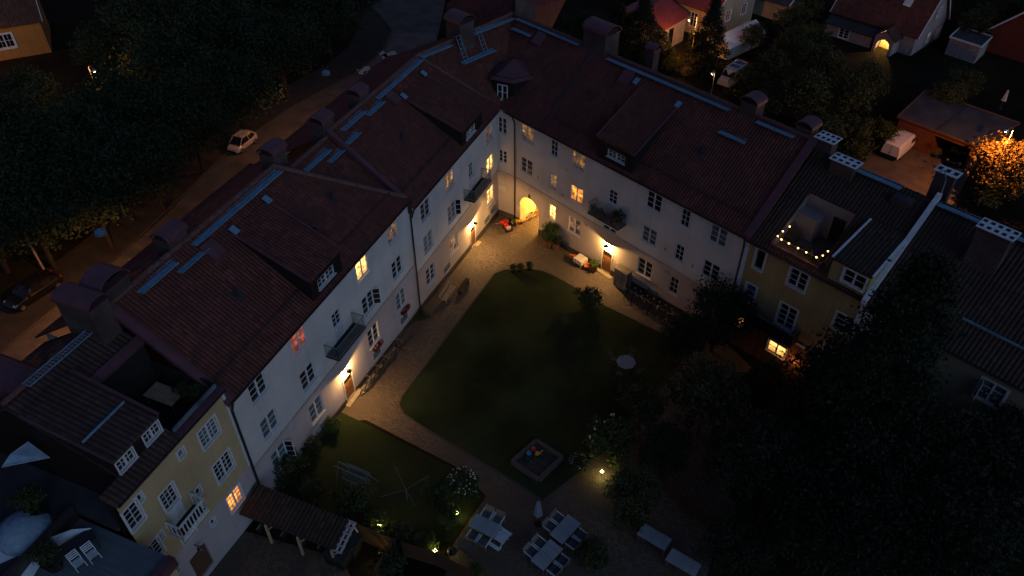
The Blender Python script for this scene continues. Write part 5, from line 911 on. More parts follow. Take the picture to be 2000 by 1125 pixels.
# ================================================================ vehicles
def loft(secs):                                                     # secs: list of (x, [(y,z)...half outline from bottom centre to top centre])
    V = []; F = []; n = len(secs[0][1])
    for x, S in secs:
        V += [(x, y, z) for y, z in S]+[(x, -y, z) for y, z in S[::-1]]
    k = 2*n
    for i in range(len(secs)-1):
        for j in range(k): a, b = i*k+j, i*k+(j+1) % k; F.append((a, b, b+k, a+k))
    F.append(tuple(range(k-1, -1, -1))); F.append(tuple((len(secs)-1)*k+j for j in range(k))); return V, F
def wheel(t, M, x, y, r):
    m = MB(M); m.tube((x, y-.10, r), (x, y+.10, r), r, n=16); o = m.build('wheel', MAT['rubber'], t); s = 1 if y > 0 else -1
    m = MB(M); m.tube((x, y+s*.09, r), (x, y+s*.108, r), r*.62, n=12)
    m.build('rim', MAT['chrome'], o)
def car(label, M, paint, L=3.5, W=1.62, belt=.88, roof=1.46, hood=.95, cab=(.62, 1.25, 2.85, 3.35), cat='car', name='parked_car', grp=None):
    t = thing(name, label, cat, M, grp); w = W/2; X0 = -L/2
    def sec(x, top, ww, z0): return (X0+x, [(0.001, z0), (ww*.86, z0), (ww*.98, z0+.14), (ww, (z0+top)*.5), (ww*.97, top-.10), (ww*.86, top), (.001, top+.03)])
    S = [sec(0, .55, w*.70, .30), sec(.12, .68, w*.88, .20), sec(.45, .78, w*.98, .18), (sec(cab[0]+.1, belt-.04, w, .18)), sec(L*.5, belt+.02, w, .18), sec(cab[3]-.25, belt+.06, w, .18), sec(L-.12, belt+.02, w*.95, .22), sec(L, belt-.22, w*.84, .32)]
    m = MB(M); V, F = loft(S); m.mesh([Vector(v) for v in V], F, True); m.build('body', MAT[paint], t)
    def cs(x, z, ww, tw): return (X0+x, [(0.001, belt-.02), (ww, belt-.02), (tw+(ww-tw)*.3, belt+(z-belt)*.75), (tw, z-.03), (tw*.85, z), (.001, z+.02)])
    C = [cs(cab[0], belt+.04, w*.86, w*.80), cs(cab[1], roof-.03, w*.93, w*.74), cs((cab[1]+cab[2])/2, roof, w*.94, w*.76), cs(cab[2], roof-.05, w*.92, w*.72), cs(cab[3], belt+.08, w*.82, w*.72)]
    m = MB(M); V, F = loft(C); m.mesh([Vector(v) for v in V], F, True); m.build('windows', MAT['carglass'], t)
    m = MB(M); m.slab([(X0+cab[1]+.02, -w*.70, roof+.005), (X0+cab[2]+.05, -w*.69, roof-.02), (X0+cab[2]+.05, w*.69, roof-.02), (X0+cab[1]+.02, w*.70, roof+.005)][::-1], -.03)
    for s in (-1, 1):
        m.bar((X0+cab[0]+.05, s*w*.86, belt), (X0+cab[1], s*w*.735, roof-.01), .07); m.bar((X0+cab[1], s*w*.735, roof-.01), (X0+cab[2], s*w*.72, roof-.03), .07); m.bar((X0+cab[2], s*w*.72, roof-.04), (X0+cab[3], s*w*.80, belt+.05), .14); m.bar((X0+(cab[1]+cab[2])/2+.05, s*w*.945, belt), (X0+(cab[1]+cab[2])/2-.02, s*w*.765, roof-.03), .07)
    m.build('roof', MAT[paint], t)
    for s in (-1, 1):
        m = MB(M); m.sphere((X0+.22, s*w*.66, .66), .13, 10, 6, .8); m.build('headlight', MAT['chrome'], t); m = MB(M); m.box(X0+L-.10, X0+L-.02, s*w*.70-.08, s*w*.70+.08, belt-.2, belt-.02); m.build('tail_light', MAT['red'], t)
        m = MB(M); m.sphere((X0+cab[0]+.45, s*(w+.10), belt+.08), .09, 8, 6, .8); m.build('mirror', MAT[paint], t)
    m = MB(M); m.box(X0-.03, X0+.10, -w*.62, w*.62, .30, .44); m.build('grille', MAT['black'], t)
    for x in (.68, L-.62):
        for s in (-1, 1): wheel(t, M, X0+x, s*(w-.10), .29)
    return t
def heading(p, q): return math.atan2(q.y-p.y, q.x-p.x)
f_, r_ = at(458, 300), at(492, 274); car('small pale beige car parked on the lamp lit street', TM((f_.x+r_.x)/2, (f_.y+r_.y)/2, zg(71), heading(f_, r_)), 'carbeige')
f_, r_ = at(35, 600), at(105, 560); car('black car with bright headlights parked at the left edge of the street', TM((f_.x+r_.x)/2, (f_.y+r_.y)/2, zg(46), heading(f_, r_)), 'carblack', 4.5, 1.8, .92, 1.45, cab=(1.05, 1.9, 3.6, 4.3))
p = at(1866, 310); car('dark car standing in the open garage bay', TM(p.x, p.y, p.z, heading(at(1860, 325), at(1880, 285))), 'carblack', 4.4, 1.78, .92, 1.5, cab=(1.0, 1.8, 3.7, 4.3))
def van(label, M, paint, L, W, H, solar=False):
    t = thing('parked_van' if not solar else 'camper_van', label, 'van', M); w = W/2; X0 = -L/2
    def sec(x, top, ww, z0=.28): return (X0+x, [(.001, z0), (ww*.94, z0), (ww, z0+.12), (ww, top*.55), (ww*.90, top-.18), (ww*.80, top-.02), (.001, top+.02)])
    S = [sec(0, .95, w*.80, .34), sec(.12, 1.05, w*.92), sec(.75, 1.18, w), sec(1.30, H-.12, w*.98), sec(1.9, H, w), sec(L*.7, H+.01, w), sec(L-.25, H-.03, w*.99), sec(L, H-.20, w*.93, .34)]
    m = MB(M); V, F = loft(S); m.mesh([Vector(v) for v in V], F, True); m.build('body', MAT[paint], t)
    m = MB(M); m.slab([(X0+.76, -w*.78, 1.22), (X0+.76, w*.78, 1.22), (X0+1.27, w*.74, H-.16), (X0+1.27, -w*.74, H-.16)], .02); m.build('windscreen', MAT['carglass'], t)
    for s in (-1, 1): m = MB(M); m.box(X0+1.25, X0+2.15, s*w*.97-.03, s*w*.97+.03, 1.1, 1.52); m.build('side_window', MAT['carglass'], t); m = MB(M); m.box(X0+.9, X0+1.02, s*(w+.14)-.09, s*(w+.14)+.09, 1.05, 1.28); m.build('mirror', MAT['black'], t); m = MB(M); m.box(X0+.02, X0+.16, s*w*.62-.14, s*w*.62+.14, .72, .92); m.build('headlight', MAT['chrome'], t)
    m = MB(M); m.box(X0+L-.02, X0+L+.05, -w*.92, w*.92, .30, .62); m.build('bumper', MAT['black'], t); m = MB(M); m.box(X0+L-.03, X0+L+.012, -.012, .012, .65, H-.3); m.build('door_seam', MAT['black'], t); m = MB(M); m.box(X0+L-.02, X0+L+.015, -.12, -.04, .82, .92); m.build('handle', MAT['black'], t)
    if solar:
        m = MB(M); m.box(X0+1.5, X0+L-.3, -w*.80, w*.80, H+.02, H+.06); m.build('roof_panel', MAT['white'], t)
        for x in (2.0, 3.2): m = MB(M); m.box(X0+x, X0+x+.75, -w*.6, w*.6, H+.061, H+.10); m.build('solar_panel', MAT['solar'], t)
        m = MB(M); m.box(X0+4.1, X0+4.5, -.3, .3, H+.061, H+.13); m.build('roof_hatch', MAT['white'], t)
    for x in (.85, L-.95):
        for s in (-1, 1): wheel(t, M, X0+x, s*(w-.11), .33)
    return t
r_, f_ = at(1733, 312), at(1772, 278); c_ = (r_+f_)/2; van('white delivery van seen from behind on the lit driveway', TM(c_.x, c_.y, c_.z, heading(f_, r_)), 'carwhite', 5.0, 1.95, 1.95)
p = at(1424, 166); van('camper van with solar panels on its pale roof behind the right wing', TM(p.x+.6, p.y+1.0, p.z, math.atan2(.76, .65)), 'carwhite', 4.9, 1.9, 1.95, True)
# ================================================================ bicycles
def bicycle(name, label, M, paint, grp=None, s=1.0):
    M = M @ Matrix.Scale(s, 4); t = thing(name, label, 'bicycle', M, grp); WM[t.name] = M.copy(); r = .33
    for x in (-.52, .52):
        m = MB(M); P = [(x+r*math.cos(k*math.pi/8), 0, r+r*math.sin(k*math.pi/8)) for k in range(17)]; m.path(P, .022, 5)
        for k in range(8): m.tube((x, 0, r), (x+r*math.cos(k*.785), 0, r+r*math.sin(k*.785)), .005, n=3)
        m.build('wheel', MAT['rubber'], t)
    m = MB(M)
    for a, b in (((-.52,0,.33),(-.02,0,.30)), ((-.02,0,.30),(-.16,0,.80)), ((-.52,0,.33),(-.13,0,.72)), ((-.02,0,.30),(.38,0,.72)), ((-.14,0,.72),(.37,0,.80)), ((.52,0,.33),(.36,0,.92))): m.tube(a, b, .02, n=5)
    m.build('frame', MAT[paint], t); m = MB(M); m.box(-.29, -.02, -.07, .07, .82, .88); m.build('saddle', MAT['black'], t); m = MB(M); m.path([(.22,-.28,.98), (.34,-.2,1.0), (.36,0,.95), (.34,.2,1.0), (.22,.28,.98)], .014, 5); m.build('handlebar', MAT['chrome'], t)
    m = MB(M); m.box(-.62, -.25, -.06, .06, .70, .72); m.build('rack', MAT['chrome'], t)
    return t
angR = math.atan2(-.73016, .68327); angL = math.atan2(.92587, .37784)
nx_ = ('nearest the wooden cabinet', 'second from the wooden cabinet', 'third from the wooden cabinet', 'fourth from the wooden cabinet', 'fifth from the wooden cabinet', 'sixth from the wooden cabinet, with pale saddle bag', 'seventh from the wooden cabinet', 'last in the row, by the dark tree')
for i in range(8): p = RP(2.2+i*.62, -1.15, 0); bicycle('parked_bicycle', 'bicycle by the right wall, '+nx_[i], TM(p.x, p.y, zg(p.y), angR-1.15+random.uniform(-.1, .1)), ('iron','carblack','iron','chrome','carblack','white','iron','carblack')[i], 'bicycles parked along the right wall')
lb = ('next to the door steps', 'second from the door steps', 'third from the door steps', 'under the flower boxes, farthest from the door')
for i, s in enumerate((2.1, 3.3, 4.4, 6.4)): p = LP(s, -.55, 0); bicycle('parked_bicycle', 'bicycle leaning on the tall white house, '+lb[i], TM(p.x, p.y, zg(p.y), angL+random.uniform(-.12, .12)) @ Matrix.Rotation(.16, 4, 'X'), ('chrome','iron','carblack','iron')[i], 'bicycles leaning on the left wall')
nn = ('nearest the house wall', 'between the first and second post', 'beside the second post', 'nearest the bins')
for i, q in enumerate(((515,1045),(560,1058),(600,1072),(632,1082))): p = at(*q); bicycle('parked_bicycle', 'bicycle under the shelter roof, '+nn[i], TM(p.x, p.y+.5, p.z, 1.2), 'iron', 'bicycles under the shelter')
p = at(1013, 441); bicycle('child_bicycle', 'red child bicycle just outside the archway', TM(p.x, p.y, p.z, .9), 'red', None, .62); p = at(1030, 434); bicycle('child_bicycle', 'dark red child bicycle in the archway mouth', TM(p.x, p.y, p.z, .7), 'red', None, .66); p = at(1040, 427); bicycle('parked_bicycle', 'bicycle deepest inside the archway passage', TM(p.x, p.y, p.z, .75), 'iron', None, .9)
def pedal_car(label, px, py, c1, c2, rz):
    p = at(px, py); M = TM(p.x, p.y, p.z, rz); t = thing('toy_tractor', label, 'toy', M); m = MB(M); m.box(-.1, .5, -.17, .17, .22, .46); m.box(-.42, -.1, -.20, .20, .18, .34); m.build('body', MAT[c1], t); m = MB(M); m.box(-.40, -.32, -.2, .2, .34, .62); m.box(-.32, -.10, -.18, .18, .341, .40); m.build('seat', MAT[c2], t)
    for x, r in ((-.28, .20), (.36, .14)):
        for s in (-1, 1): m = MB(M); m.tube((x, s*.22, r), (x, s*.32, r), r, n=12); m.build('wheel', MAT['black'], t)
    m = MB(M); m.path([(.0,-.12,.60), (.08,0,.62), (.0,.12,.60)], .015, 5); m.tube((.08,0,.62), (.25,0,.44), .012); m.build('steering_wheel', MAT['black'], t)
pedal_car('green and yellow toy tractor beside the archway', 1008, 437, 'yellow', 'green', .5); pedal_car('red and white toy pedal car, lowest of the toys by the inner corner', 991, 449, 'red', 'white', 2.0)
p = at(984, 440); M = TM(p.x, p.y, p.z, .55); t = thing('toy_wheelbarrow', 'red toy cart lying in the inner corner of the yard', 'toy', M); m = MB(M); P0 = [(-.4,-.2,.42), (.45,-.26,.46), (.45,.26,.46), (-.4,.2,.42)]; P1_ = [(-.28,-.12,.18), (.3,-.16,.18), (.3,.16,.18), (-.28,.12,.18)]; m.mesh([Vector(v) for v in P1_+P0], [(3,2,1,0), (0,1,5,4), (1,2,6,5), (2,3,7,6), (3,0,4,7)]); m.build('tray', MAT['red'], t)
for y in (-.2, .2): m = MB(M); m.tube((.1, y-.02, .12), (.1, y+.02, .12), .12, n=10); m.build('wheel', MAT['black'], t)
m = MB(M); m.tube((-.4, 0, .35), (-.9, 0, .55), .02); m.build('handle', MAT['chrome'], t)
# ================================================================ furniture
def armchair(label, M, grp):
    t = thing('wicker_armchair', label, 'chair', M, grp); m = MB(M); m.box(-.27, .27, -.26, .26, .32, .40); m.build('seat_frame', MAT['wicker'], t); m = MB(M); m.box(-.24, .24, -.22, .24, .401, .47); m.build('cushion', MAT['cushion'], t)
    m = MB(M); m.mesh([Vector(v) for v in ((-.29,-.27,.36),(.29,-.27,.36),(.31,-.40,.88),(-.31,-.40,.88),(-.29,-.31,.36),(.29,-.31,.36),(.31,-.45,.88),(-.31,-.45,.88))], [(0,1,2,3),(7,6,5,4),(0,4,5,1),(1,5,6,2),(2,6,7,3),(3,7,4,0)]); m.build('backrest', MAT['wicker'], t)
    for s in (-1, 1):
        m = MB(M); m.bar((s*.30, -.36, .64), (s*.30, .28, .62), .06, .035); m.build('armrest', MAT['bluewhite'], t)
        for y in (-.28, .26): m = MB(M); m.bar((s*.29, y, 0), (s*.29, y, .62 if y > 0 else .5), .045); m.build('leg', MAT['wicker'], t)
    return t
def dining(label, cpx, ang, word, L=1.75, W=.95):
    c = at(*cpx, None, .74); z = zg(c.y); M = TM(c.x, c.y, z, ang); slat_table('garden_table', label, M, L, W, .74, 'tabletop', 'greywood', 'slatted tables on the paved terrace')
    for s, sy, wd in ((-1, 1, 'far left'), (1, 1, 'far right'), (-1, -1, 'near left'), (1, -1, 'near right')):
        armchair('wicker armchair at the %s of the %s' % (wd, word), M @ TM(s*.36, sy*(W/2+.32), 0, math.pi if sy > 0 else 0) , 'wicker armchairs round the terrace tables')
dining('pale slatted table with grey top nearest the side lawn lamp', (948, 1027), -.50, 'table by the side lawn')
dining('pale slatted table, the one nearer the closed blue umbrella', (1104, 1033), .85, 'table by the blue umbrella'); dining('pale slatted table at the bottom edge, below the table by the umbrella', (1068, 1083), .85, 'table at the bottom edge')
p = at(975, 1057); M = TM(p.x, p.y, p.z, -.62); t = thing('picnic_table', 'small white picnic table with attached bench beside the grey topped table', 'picnic table', M); m = MB(M)
for k in range(4): m.box(-.46, .46, -.30+k*.16, -.16+k*.16, .54, .57)
m.build('tabletop', MAT['bluewhite'], t)
for y in (-.58, .58): m = MB(M); m.box(-.46, .46, y-.11, y+.11, .30, .33); m.build('bench', MAT['bluewhite'], t)
for x in (-.36, .36): m = MB(M); m.bar((x, -.62, .27), (x, .62, .27), .05); m.bar((x, -.2, .53), (x, -.4, 0), .05); m.bar((x, .2, .53), (x, .4, 0), .05); m.build('leg_frame', MAT['bluewhite'], t)
p = at(911, 1066, None, .5); M = TM(p.x, p.y, zg(p.y), -.55); slat_table('low_table', 'low weathered wooden table beside the round barbecue', M, 1.15, .65, .5, 'planks', 'greywood', split=False)
p = at(884, 1090); M = TM(p.x, p.y, p.z); t = thing('kettle_barbecue', 'black round barbecue below the low wooden table', 'barbecue', M); m = MB(M); m.sphere((0, 0, .75), .29, 14, 8, .8); m.build('bowl', MAT['black'], t)
for k in range(3): m = MB(M); m.tube((.12*math.cos(k*2.1), .12*math.sin(k*2.1), .6), (.3*math.cos(k*2.1), .3*math.sin(k*2.1), 0), .014); m.build('leg', MAT['chrome'], t)
m = MB(M); m.tube((-.05, 0, 1.0), (.05, 0, 1.0), .02); m.build('handle', MAT['chrome'], t)
def umbrella(label, px, py, h, mat, rz=0):
    p = at(px, py); M = TM(p.x, p.y, p.z, rz); t = thing('closed_umbrella', label, 'umbrella', M); m = MB(M); m.tube((0, 0, 0), (0, 0, h), .025); m.build('pole', MAT['greywood'], t); V = []; F = []; n = 16; prof = ((h-.02, .02), (h-.15, .09), (h*.72, .15), (h*.5, .22), (h*.42, .24))
    for z, r in prof: V += [((r*(1+.22*math.cos(k*math.pi)))*math.cos(k*2*math.pi/n) if False else r*(1.18 if k % 2 else .82)*math.cos(k*2*math.pi/n), r*(1.18 if k % 2 else .82)*math.sin(k*2*math.pi/n), z) for k in range(n)]
    for i in range(len(prof)-1): F += [(i*n+k, i*n+(k+1) % n, (i+1)*n+(k+1) % n, (i+1)*n+k) for k in range(n)]
    m = MB(M); m.mesh([Vector(v) for v in V], F); m.build('canopy', MAT[mat], t); m = MB(M); m.lathe([(.001, .08), (.22, .07), (.26, 0)], n=14); m.build('base', MAT['black'], t)
umbrella('closed blue grey umbrella between the garden tables', 1050, 1023, 2.4, 'canvas'); umbrella('closed pale umbrella among the trees right of the lawn', 1412, 775, 2.5, 'bluewhite'); umbrella('closed pinkish umbrella in the garden behind the garage', 1953, 212, 2.4, 'cloth')
c = at(1223, 707, None, .72); M = TM(c.x, c.y, zg(c.y), .2); t = thing('octagonal_table', 'pale octagonal garden table on the lawn edge', 'table', M); m = MB(M); P = [(.72*math.cos(k*math.pi/4+.39), .72*math.sin(k*math.pi/4+.39)) for k in range(8)]; m.prism(P, 'z', .70, .74); m.build('tabletop', MAT['tabletop'], t)
for k in range(4): m = MB(M); a = k*1.571+.78; m.bar((.42*math.cos(a), .42*math.sin(a), .695), (.42*math.cos(a), .42*math.sin(a), 0), .05); m.build('leg', MAT['greywood'], t)
for a, wd in ((.9, 'far right'), (2.3, 'far left'), (3.95, 'near left'), (5.5, 'near right')):
    M2 = M @ TM(1.05*math.cos(a), 1.05*math.sin(a), 0, a+math.pi/2); t = thing('folding_chair', 'wooden folding chair at the %s of the octagonal table' % wd, 'chair', M2, 'folding chairs round the octagonal table'); m = MB(M2)
    for k in range(4): m.box(-.2, .2, -.18+k*.10, -.10+k*.10, .43, .45)
    m.build('seat', MAT['greywood'], t); m = MB(M2)
    for s in (-1, 1): m.bar((s*.21, -.12, .45), (s*.21, -.42, .95), .035)
    for k in range(3): m.bar((-.2, -.25-.06*k, .66+.11*k), (.2, -.25-.06*k, .66+.11*k), .05, .02)
    m.build('backrest', MAT['greywood'], t)
    for s in (-1, 1): m = MB(M2); m.bar((s*.21, .2, .44), (s*.21, -.25, 0), .03); m.bar((s*.21, -.15, .44), (s*.21, .22, 0), .03); m.build('leg', MAT['greywood'], t)
for cpx, lb in (((1278, 1048), 'bluish two part table among the dark trees at the bottom right'), ((1335, 1098), 'bluish table half hidden by leaves at the bottom edge')): c = at(*cpx, None, .74); slat_table('garden_table', lb, TM(c.x, c.y, zg(c.y), -.62), 1.8, .9, .74, 'tabletop', 'greywood', None)
# red chairs and cloth covered table by the right door
for s, lb in ((-4.35, 'orange chair left of the cloth covered table'), (-2.55, 'orange chair between the cloth covered table and the potted plant')):
    p = RP(s, -.75, 0); M = TM(p.x, p.y, zg(p.y), angR+(-.9 if s < -3 else .6)+math.pi/2); t = thing('outdoor_chair', lb, 'chair', M, 'orange chairs by the right wing wall'); m = MB(M); m.box(-.3, .3, -.28, .3, .36, .44); m.build('seat', MAT['orange'], t); m = MB(M); m.mesh([Vector(v) for v in ((-.3,-.26,.44),(.3,-.26,.44),(.28,-.48,.95),(-.28,-.48,.95),(-.3,-.33,.44),(.3,-.33,.44),(.28,-.54,.95),(-.28,-.54,.95))], [(0,1,2,3),(7,6,5,4),(0,4,5,1),(1,5,6,2),(2,6,7,3),(3,7,4,0)]); m.build('backrest', MAT['orange'], t)
    for a in (-.26, .26):
        for b in (-.24, .24): m = MB(M); m.tube((a, b, .36), (a*1.1, b*1.15, 0), .016); m.build('leg', MAT['chrome'], t)
p = RP(-3.45, -.72, 0); M = TM(p.x, p.y, zg(p.y), angR); t = thing('cloth_covered_table', 'square table under a pale cloth between two orange chairs', 'table', M); m = MB(M)
for k in range(16): a = k*math.pi/8
m.box(-.45, .45, -.42, .42, .70, .735); m.build('tabletop', MAT['timber'], t); m = MB(M); n = 24; top = []; bot = []
for k in range(n): a = 2*math.pi*k/n; c_, s_ = math.cos(a), math.sin(a); f = 1/max(abs(c_), abs(s_)); w_ = 1.0+.06*math.cos(k*math.pi); top.append((c_*f*.47, s_*f*.44, .742)); bot.append((c_*f*.50*w_, s_*f*.47*w_, .36))
m.face(top)
for k in range(n): j = (k+1) % n; m.face([bot[k], bot[j], top[j], top[k]])
m.build('tablecloth', MAT['cloth'], t)
for a in (-.38, .38):
    for b in (-.35, .35): m = MB(M); m.bar((a, b, .695), (a, b, 0), .04); m.build('leg', MAT['timber'], t)
def potted(label, p, s, plant='pale', potm='terracotta'):
    M = TM(p.x, p.y, p.z); t = thing('potted_plant', label, 'plant', M); m = MB(M); m.lathe([(.001, 0), (.16*s, 0), (.23*s, .30*s), (.24*s, .34*s), (.20*s, .33*s), (.001, .30*s)], n=12); m.build('pot', MAT[potm], t); c, tr, cz = TY[plant]; q = bpy.data.objects.new('leaves', c); col.objects.link(q); q.parent = t; q.location = (0, 0, .62*s); q.scale = (.30*s, .30*s, .34*s)
q = RP(-1.95, -.62, 0); potted('potted plant beside the door under the right lamp', Vector((q.x, q.y, zg(q.y))), 1.3)
q = RP(-7.3, -.7, 0); potted('large leafy plant by the wall between archway and orange chair', Vector((q.x, q.y, zg(q.y))), 2.6); q = RP(-6.6, -.55, 0); potted('smaller leafy plant beside the orange chair', Vector((q.x, q.y, zg(q.y))), 1.6, 'shrub1')
for px, py, lb in ((1002, 532, 'left'), (1016, 531, 'middle'), (1034, 527, 'right')): potted('small potted plant at the tip of the lawn, %s one of three' % lb, at(px, py), 1.0, 'shrub2', 'black')
for s, z in ((4.65, 2.12), (8.85, 2.08)): M = FL @ TM(s, -.22, z); t = thing('flower_box', 'flower box with pink flowers under the ' + ('window by the balcony' if s < 6 else 'window nearest the drain pipe'), 'flower box', M, 'flower boxes on the tall white house'); m = MB(M); m.box(-.55, .55, -.11, .11, -.1, .1); m.build('box', MAT['black'], t); q = bpy.data.objects.new('leaves', TY['shrub1'][0]); col.objects.link(q); q.parent = t; q.location = (0, -.05, .1); q.scale = (.45, .22, .26); m = MB(M); [m.sphere((random.uniform(-.5, .5), random.uniform(-.22, .05), random.uniform(.02, .3)), .06, 6, 4) for _ in range(16)]; m.build('petals', MAT['pinkflower'], t)['kind'] = 'stuff'
for s, lb in ((-2.5, 'left end'), (-1.75, 'middle'), (-.9, 'right of the middle'), (.05, 'right end')): M = FR @ TM(s, -.72, 5.225); potted('balcony plant at the %s of the right wing balcony' % lb, M.translation, .9 if s < 0 else 1.7, 'shrub2')
M = FR @ TM(.12, -.80, 5.22); t = thing('candle_lantern', 'small bright lantern on the right wing balcony', 'lantern', M); m = MB(M); m.box(-.06, .06, -.06, .06, 0, .05); m.build('base', MAT['iron'], t); m = MB(M); m.sphere((0, 0, .13), .06, 8, 6); m.build('flame', MAT['bulb'], t)
M = FR @ TM(1.05, -.48, zg(48.9)); t = thing('glazed_cabinet', 'wooden framed glass cabinet against the wall right of the door', 'cabinet', M); m = MB(M)
for x in (-.62, .62):
    for y in (-.32, .32): m.bar((x, y, 0), (x, y, 1.75), .06)
for z in (.04, 1.72):
    for y in (-.32, .32): m.bar((-.62, y, z), (.62, y, z), .06)
    for x in (-.62, .62): m.bar((x, -.32, z), (x, .32, z), .06)
m.bar((0, -.33, 0), (0, -.33, 1.75), .06); m.build('frame', MAT['timber'], t); m = MB(M); m.box(-.58, .58, -.31, .30, .05, 1.68); m.build('panes', MAT['sky_reflect_glass'], t); m = MB(M); m.box(-.68, .68, -.38, .36, 1.76, 1.81); m.build('top', MAT['greywood'], t)
q = LP(13.9, -1.2, 0); M = TM(q.x, q.y, zg(q.y), angL); t = thing('garden_bench', 'wooden bench along the white wall below the lit ground floor window', 'bench', M); m = MB(M)
for k in range(3): m.box(-.95, .95, -.28+k*.17, -.15+k*.17, .42, .45)
m.build('seat', MAT['timber'], t); m = MB(M)
for k in range(3): m.box(-.95, .95, .30, .33, .50+k*.15, .61+k*.15)
m.build('backrest', MAT['timber'], t)
for x in (-.8, .8): m = MB(M); m.bar((x, -.25, .41), (x, -.25, 0), .06); m.bar((x, .29, .9), (x, .29, 0), .05); m.bar((x, -.25, .39), (x, .27, .39), .05); m.build('leg', MAT['timber'], t)
q = LP(15.4, -1.9, 0); M = TM(q.x, q.y, zg(q.y), angL); t = thing('low_bench', 'dark low bench on the cobbles in front of the wooden bench', 'bench', M); m = MB(M); m.box(-.9, .9, -.2, .2, .40, .45); m.build('seat', MAT['bark'], t)
for x in (-.7, .7): m = MB(M); m.box(x-.04, x+.04, -.18, .18, 0, .399); m.build('leg', MAT['bark'], t)
# sandbox and toys
SB = [at(1047, 864), at(1098, 896), at(1052, 940), at(1000, 905)]; t = thing('sandbox', 'square wooden framed sandbox on the lawn', 'sandbox', TM(SB[3].x, SB[3].y, SB[3].z)); 
for i in range(4): m = MB(); m.bar(SB[i]+Vector((0,0,.13)), SB[(i+1) % 4]+Vector((0,0,.13)), .26, .26); m.build('board', MAT['greywood'], t)
m = MB(); m.face([p+Vector((0, 0, .10)) for p in SB[::-1]]); m.build('sand', MAT['sand'], t)
for px, py, r, mt, lb in ((1042, 877, .17, 'red', 'red ball in the far corner of the sandbox'), (1033, 885, .17, 'blue', 'blue ball in the sandbox next to the red one'), (1037, 902, .09, 'green', 'small green ball in the sandbox')): p = at(px, py, None, .1+r); m = MB(); m.sphere((p.x, p.y, p.z), r, 14, 10); tag(m.build('ball', MAT[mt]), lb, 'ball')
p = at(1050, 889, None, .1); M = TM(p.x, p.y, p.z, .4); t = thing('toy_digger', 'small yellow toy digger in the sandbox', 'toy', M); m = MB(M); m.box(-.16, .16, -.1, .1, .08, .2); m.box(-.12, .02, -.09, .09, .2, .34); m.bar((.14, 0, .2), (.38, 0, .32), .04); m.build('body', MAT['yellow'], t)
for x in (-.1, .1):
    for y in (-.11, .11): m = MB(M); m.tube((x, y-.02, .07), (x, y+.02, .07), .07, n=8); m.build('wheel', MAT['black'], t)
# swing seat frame
q = at(697, 945); M = TM(q.x, q.y, q.z, -.45); t = thing('swing_seat', 'pale metal garden swing frame without cushions on the side lawn', 'swing', M); m = MB(M)
for x in (-1.05, 1.05): m.path([(x, -.75, 0), (x, -.05, 1.75), (x, .75, 0)], .025, 6)
m.tube((-1.1, -.05, 1.75), (1.1, -.05, 1.75), .03); m.build('frame', MAT['rail'], t); m = MB(M)
for z0_, a_ in ((.5, ((-.3, .5), (.3, .48))), (.5, ((.3, .48), (.45, 1.05)))):
    (ya, za), (yb, zb_) = a_; m.tube((-.85, ya, za), (.85, ya, za), .02); m.tube((-.85, yb, zb_), (.85, yb, zb_), .02)
    for k in range(13): x = -.85+k*1.7/12; m.tube((x, ya, za), (x, yb, zb_), .009, n=4)
for x in (-.85, .85): m.tube((x, 0, .5), (x, -.05, 1.73), .008, n=4)
m.build('seat_grid', MAT['walk'], t); m = MB(M)
m.tube((-1.1, -.42, 1.73), (1.1, -.42, 1.73), .025); m.build('canopy_rail', MAT['walk'], t)
# rotary dryer
q = at(796, 978); M = TM(q.x, q.y, q.z, .5); t = thing('rotary_dryer', 'rotary clothes dryer with thin arms on the side lawn', 'clothes dryer', M); m = MB(M); m.tube((0, 0, -.1), (0, 0, 1.35), .025); m.build('pole', MAT['rail'], t)
for k in range(4): m = MB(M); a = k*math.pi/2; m.tube((0, 0, 1.15), (1.55*math.cos(a), 1.55*math.sin(a), 1.55), .010, n=5); m.build('arm', MAT['rail'], t)
m = MB(M)
for r in [.35+.12*i for i in range(11)]:
    for k in range(4): a, b = k*math.pi/2, (k+1)*math.pi/2; z = 1.15+.4*r/1.55; m.tube((r*math.cos(a), r*math.sin(a), z), (r*math.cos(b), r*math.sin(b), z), .004, n=3)
m.build('line', MAT['iron'], t); m = MB(); a, b = at(848, 960, None, .9), at(872, 934, None, .9); t = thing('wooden_post', 'slanting pale wooden pole beside the flowering bush', 'pole', TM(a.x, a.y, zg(a.y))); m.tube((a.x, a.y, zg(a.y)), b, .035); m.build('pole', MAT['timber'], t)
# bicycle shelter, bins, shed roof
T_ = thing('bicycle_shelter', 'tiled shelter roof on wooden posts beside the yellow house', 'shelter', TM(-13, 25, 1.2)); c0, c1, c2, c3 = Vector((-14.9, 26.5, 3.75)), Vector((-9.15, 24.05, 3.75)), Vector((-9.75, 22.45, 3.35)), Vector((-15.55, 24.7, 3.35)); m = MB(); m.slab([c0, c3, c2, c1], .1); m.build('roof', MAT['brown_tiles'], T_)
for k in (.28, .62, .97):
    p = c3.lerp(c2, k); m = MB(); m.bar((p.x, p.y, 1.1), (p.x, p.y, 3.22), .13); m.bar((p.x, p.y, 2.7), (p.x+.4, p.y-.17, 3.22), .08); m.build('post', MAT['timber'], T_)
for k in (.05, .97): p = c0.lerp(c1, k); m = MB(); m.bar((p.x, p.y, 1.1), (p.x, p.y, 3.6), .12); m.build('post', MAT['timber'], T_)
m = MB(); dv = (c1-c0).normalized()
for k in (.12, .4): m.bar(c1+dv*k-Vector((0,0,.1)), c2+dv*k-Vector((0,0,.1)), .10)
for k in range(6): p = c1.lerp(c2, k/5)-Vector((0,0,.06)); m.bar(p-dv*.1, p+dv*.5, .07)
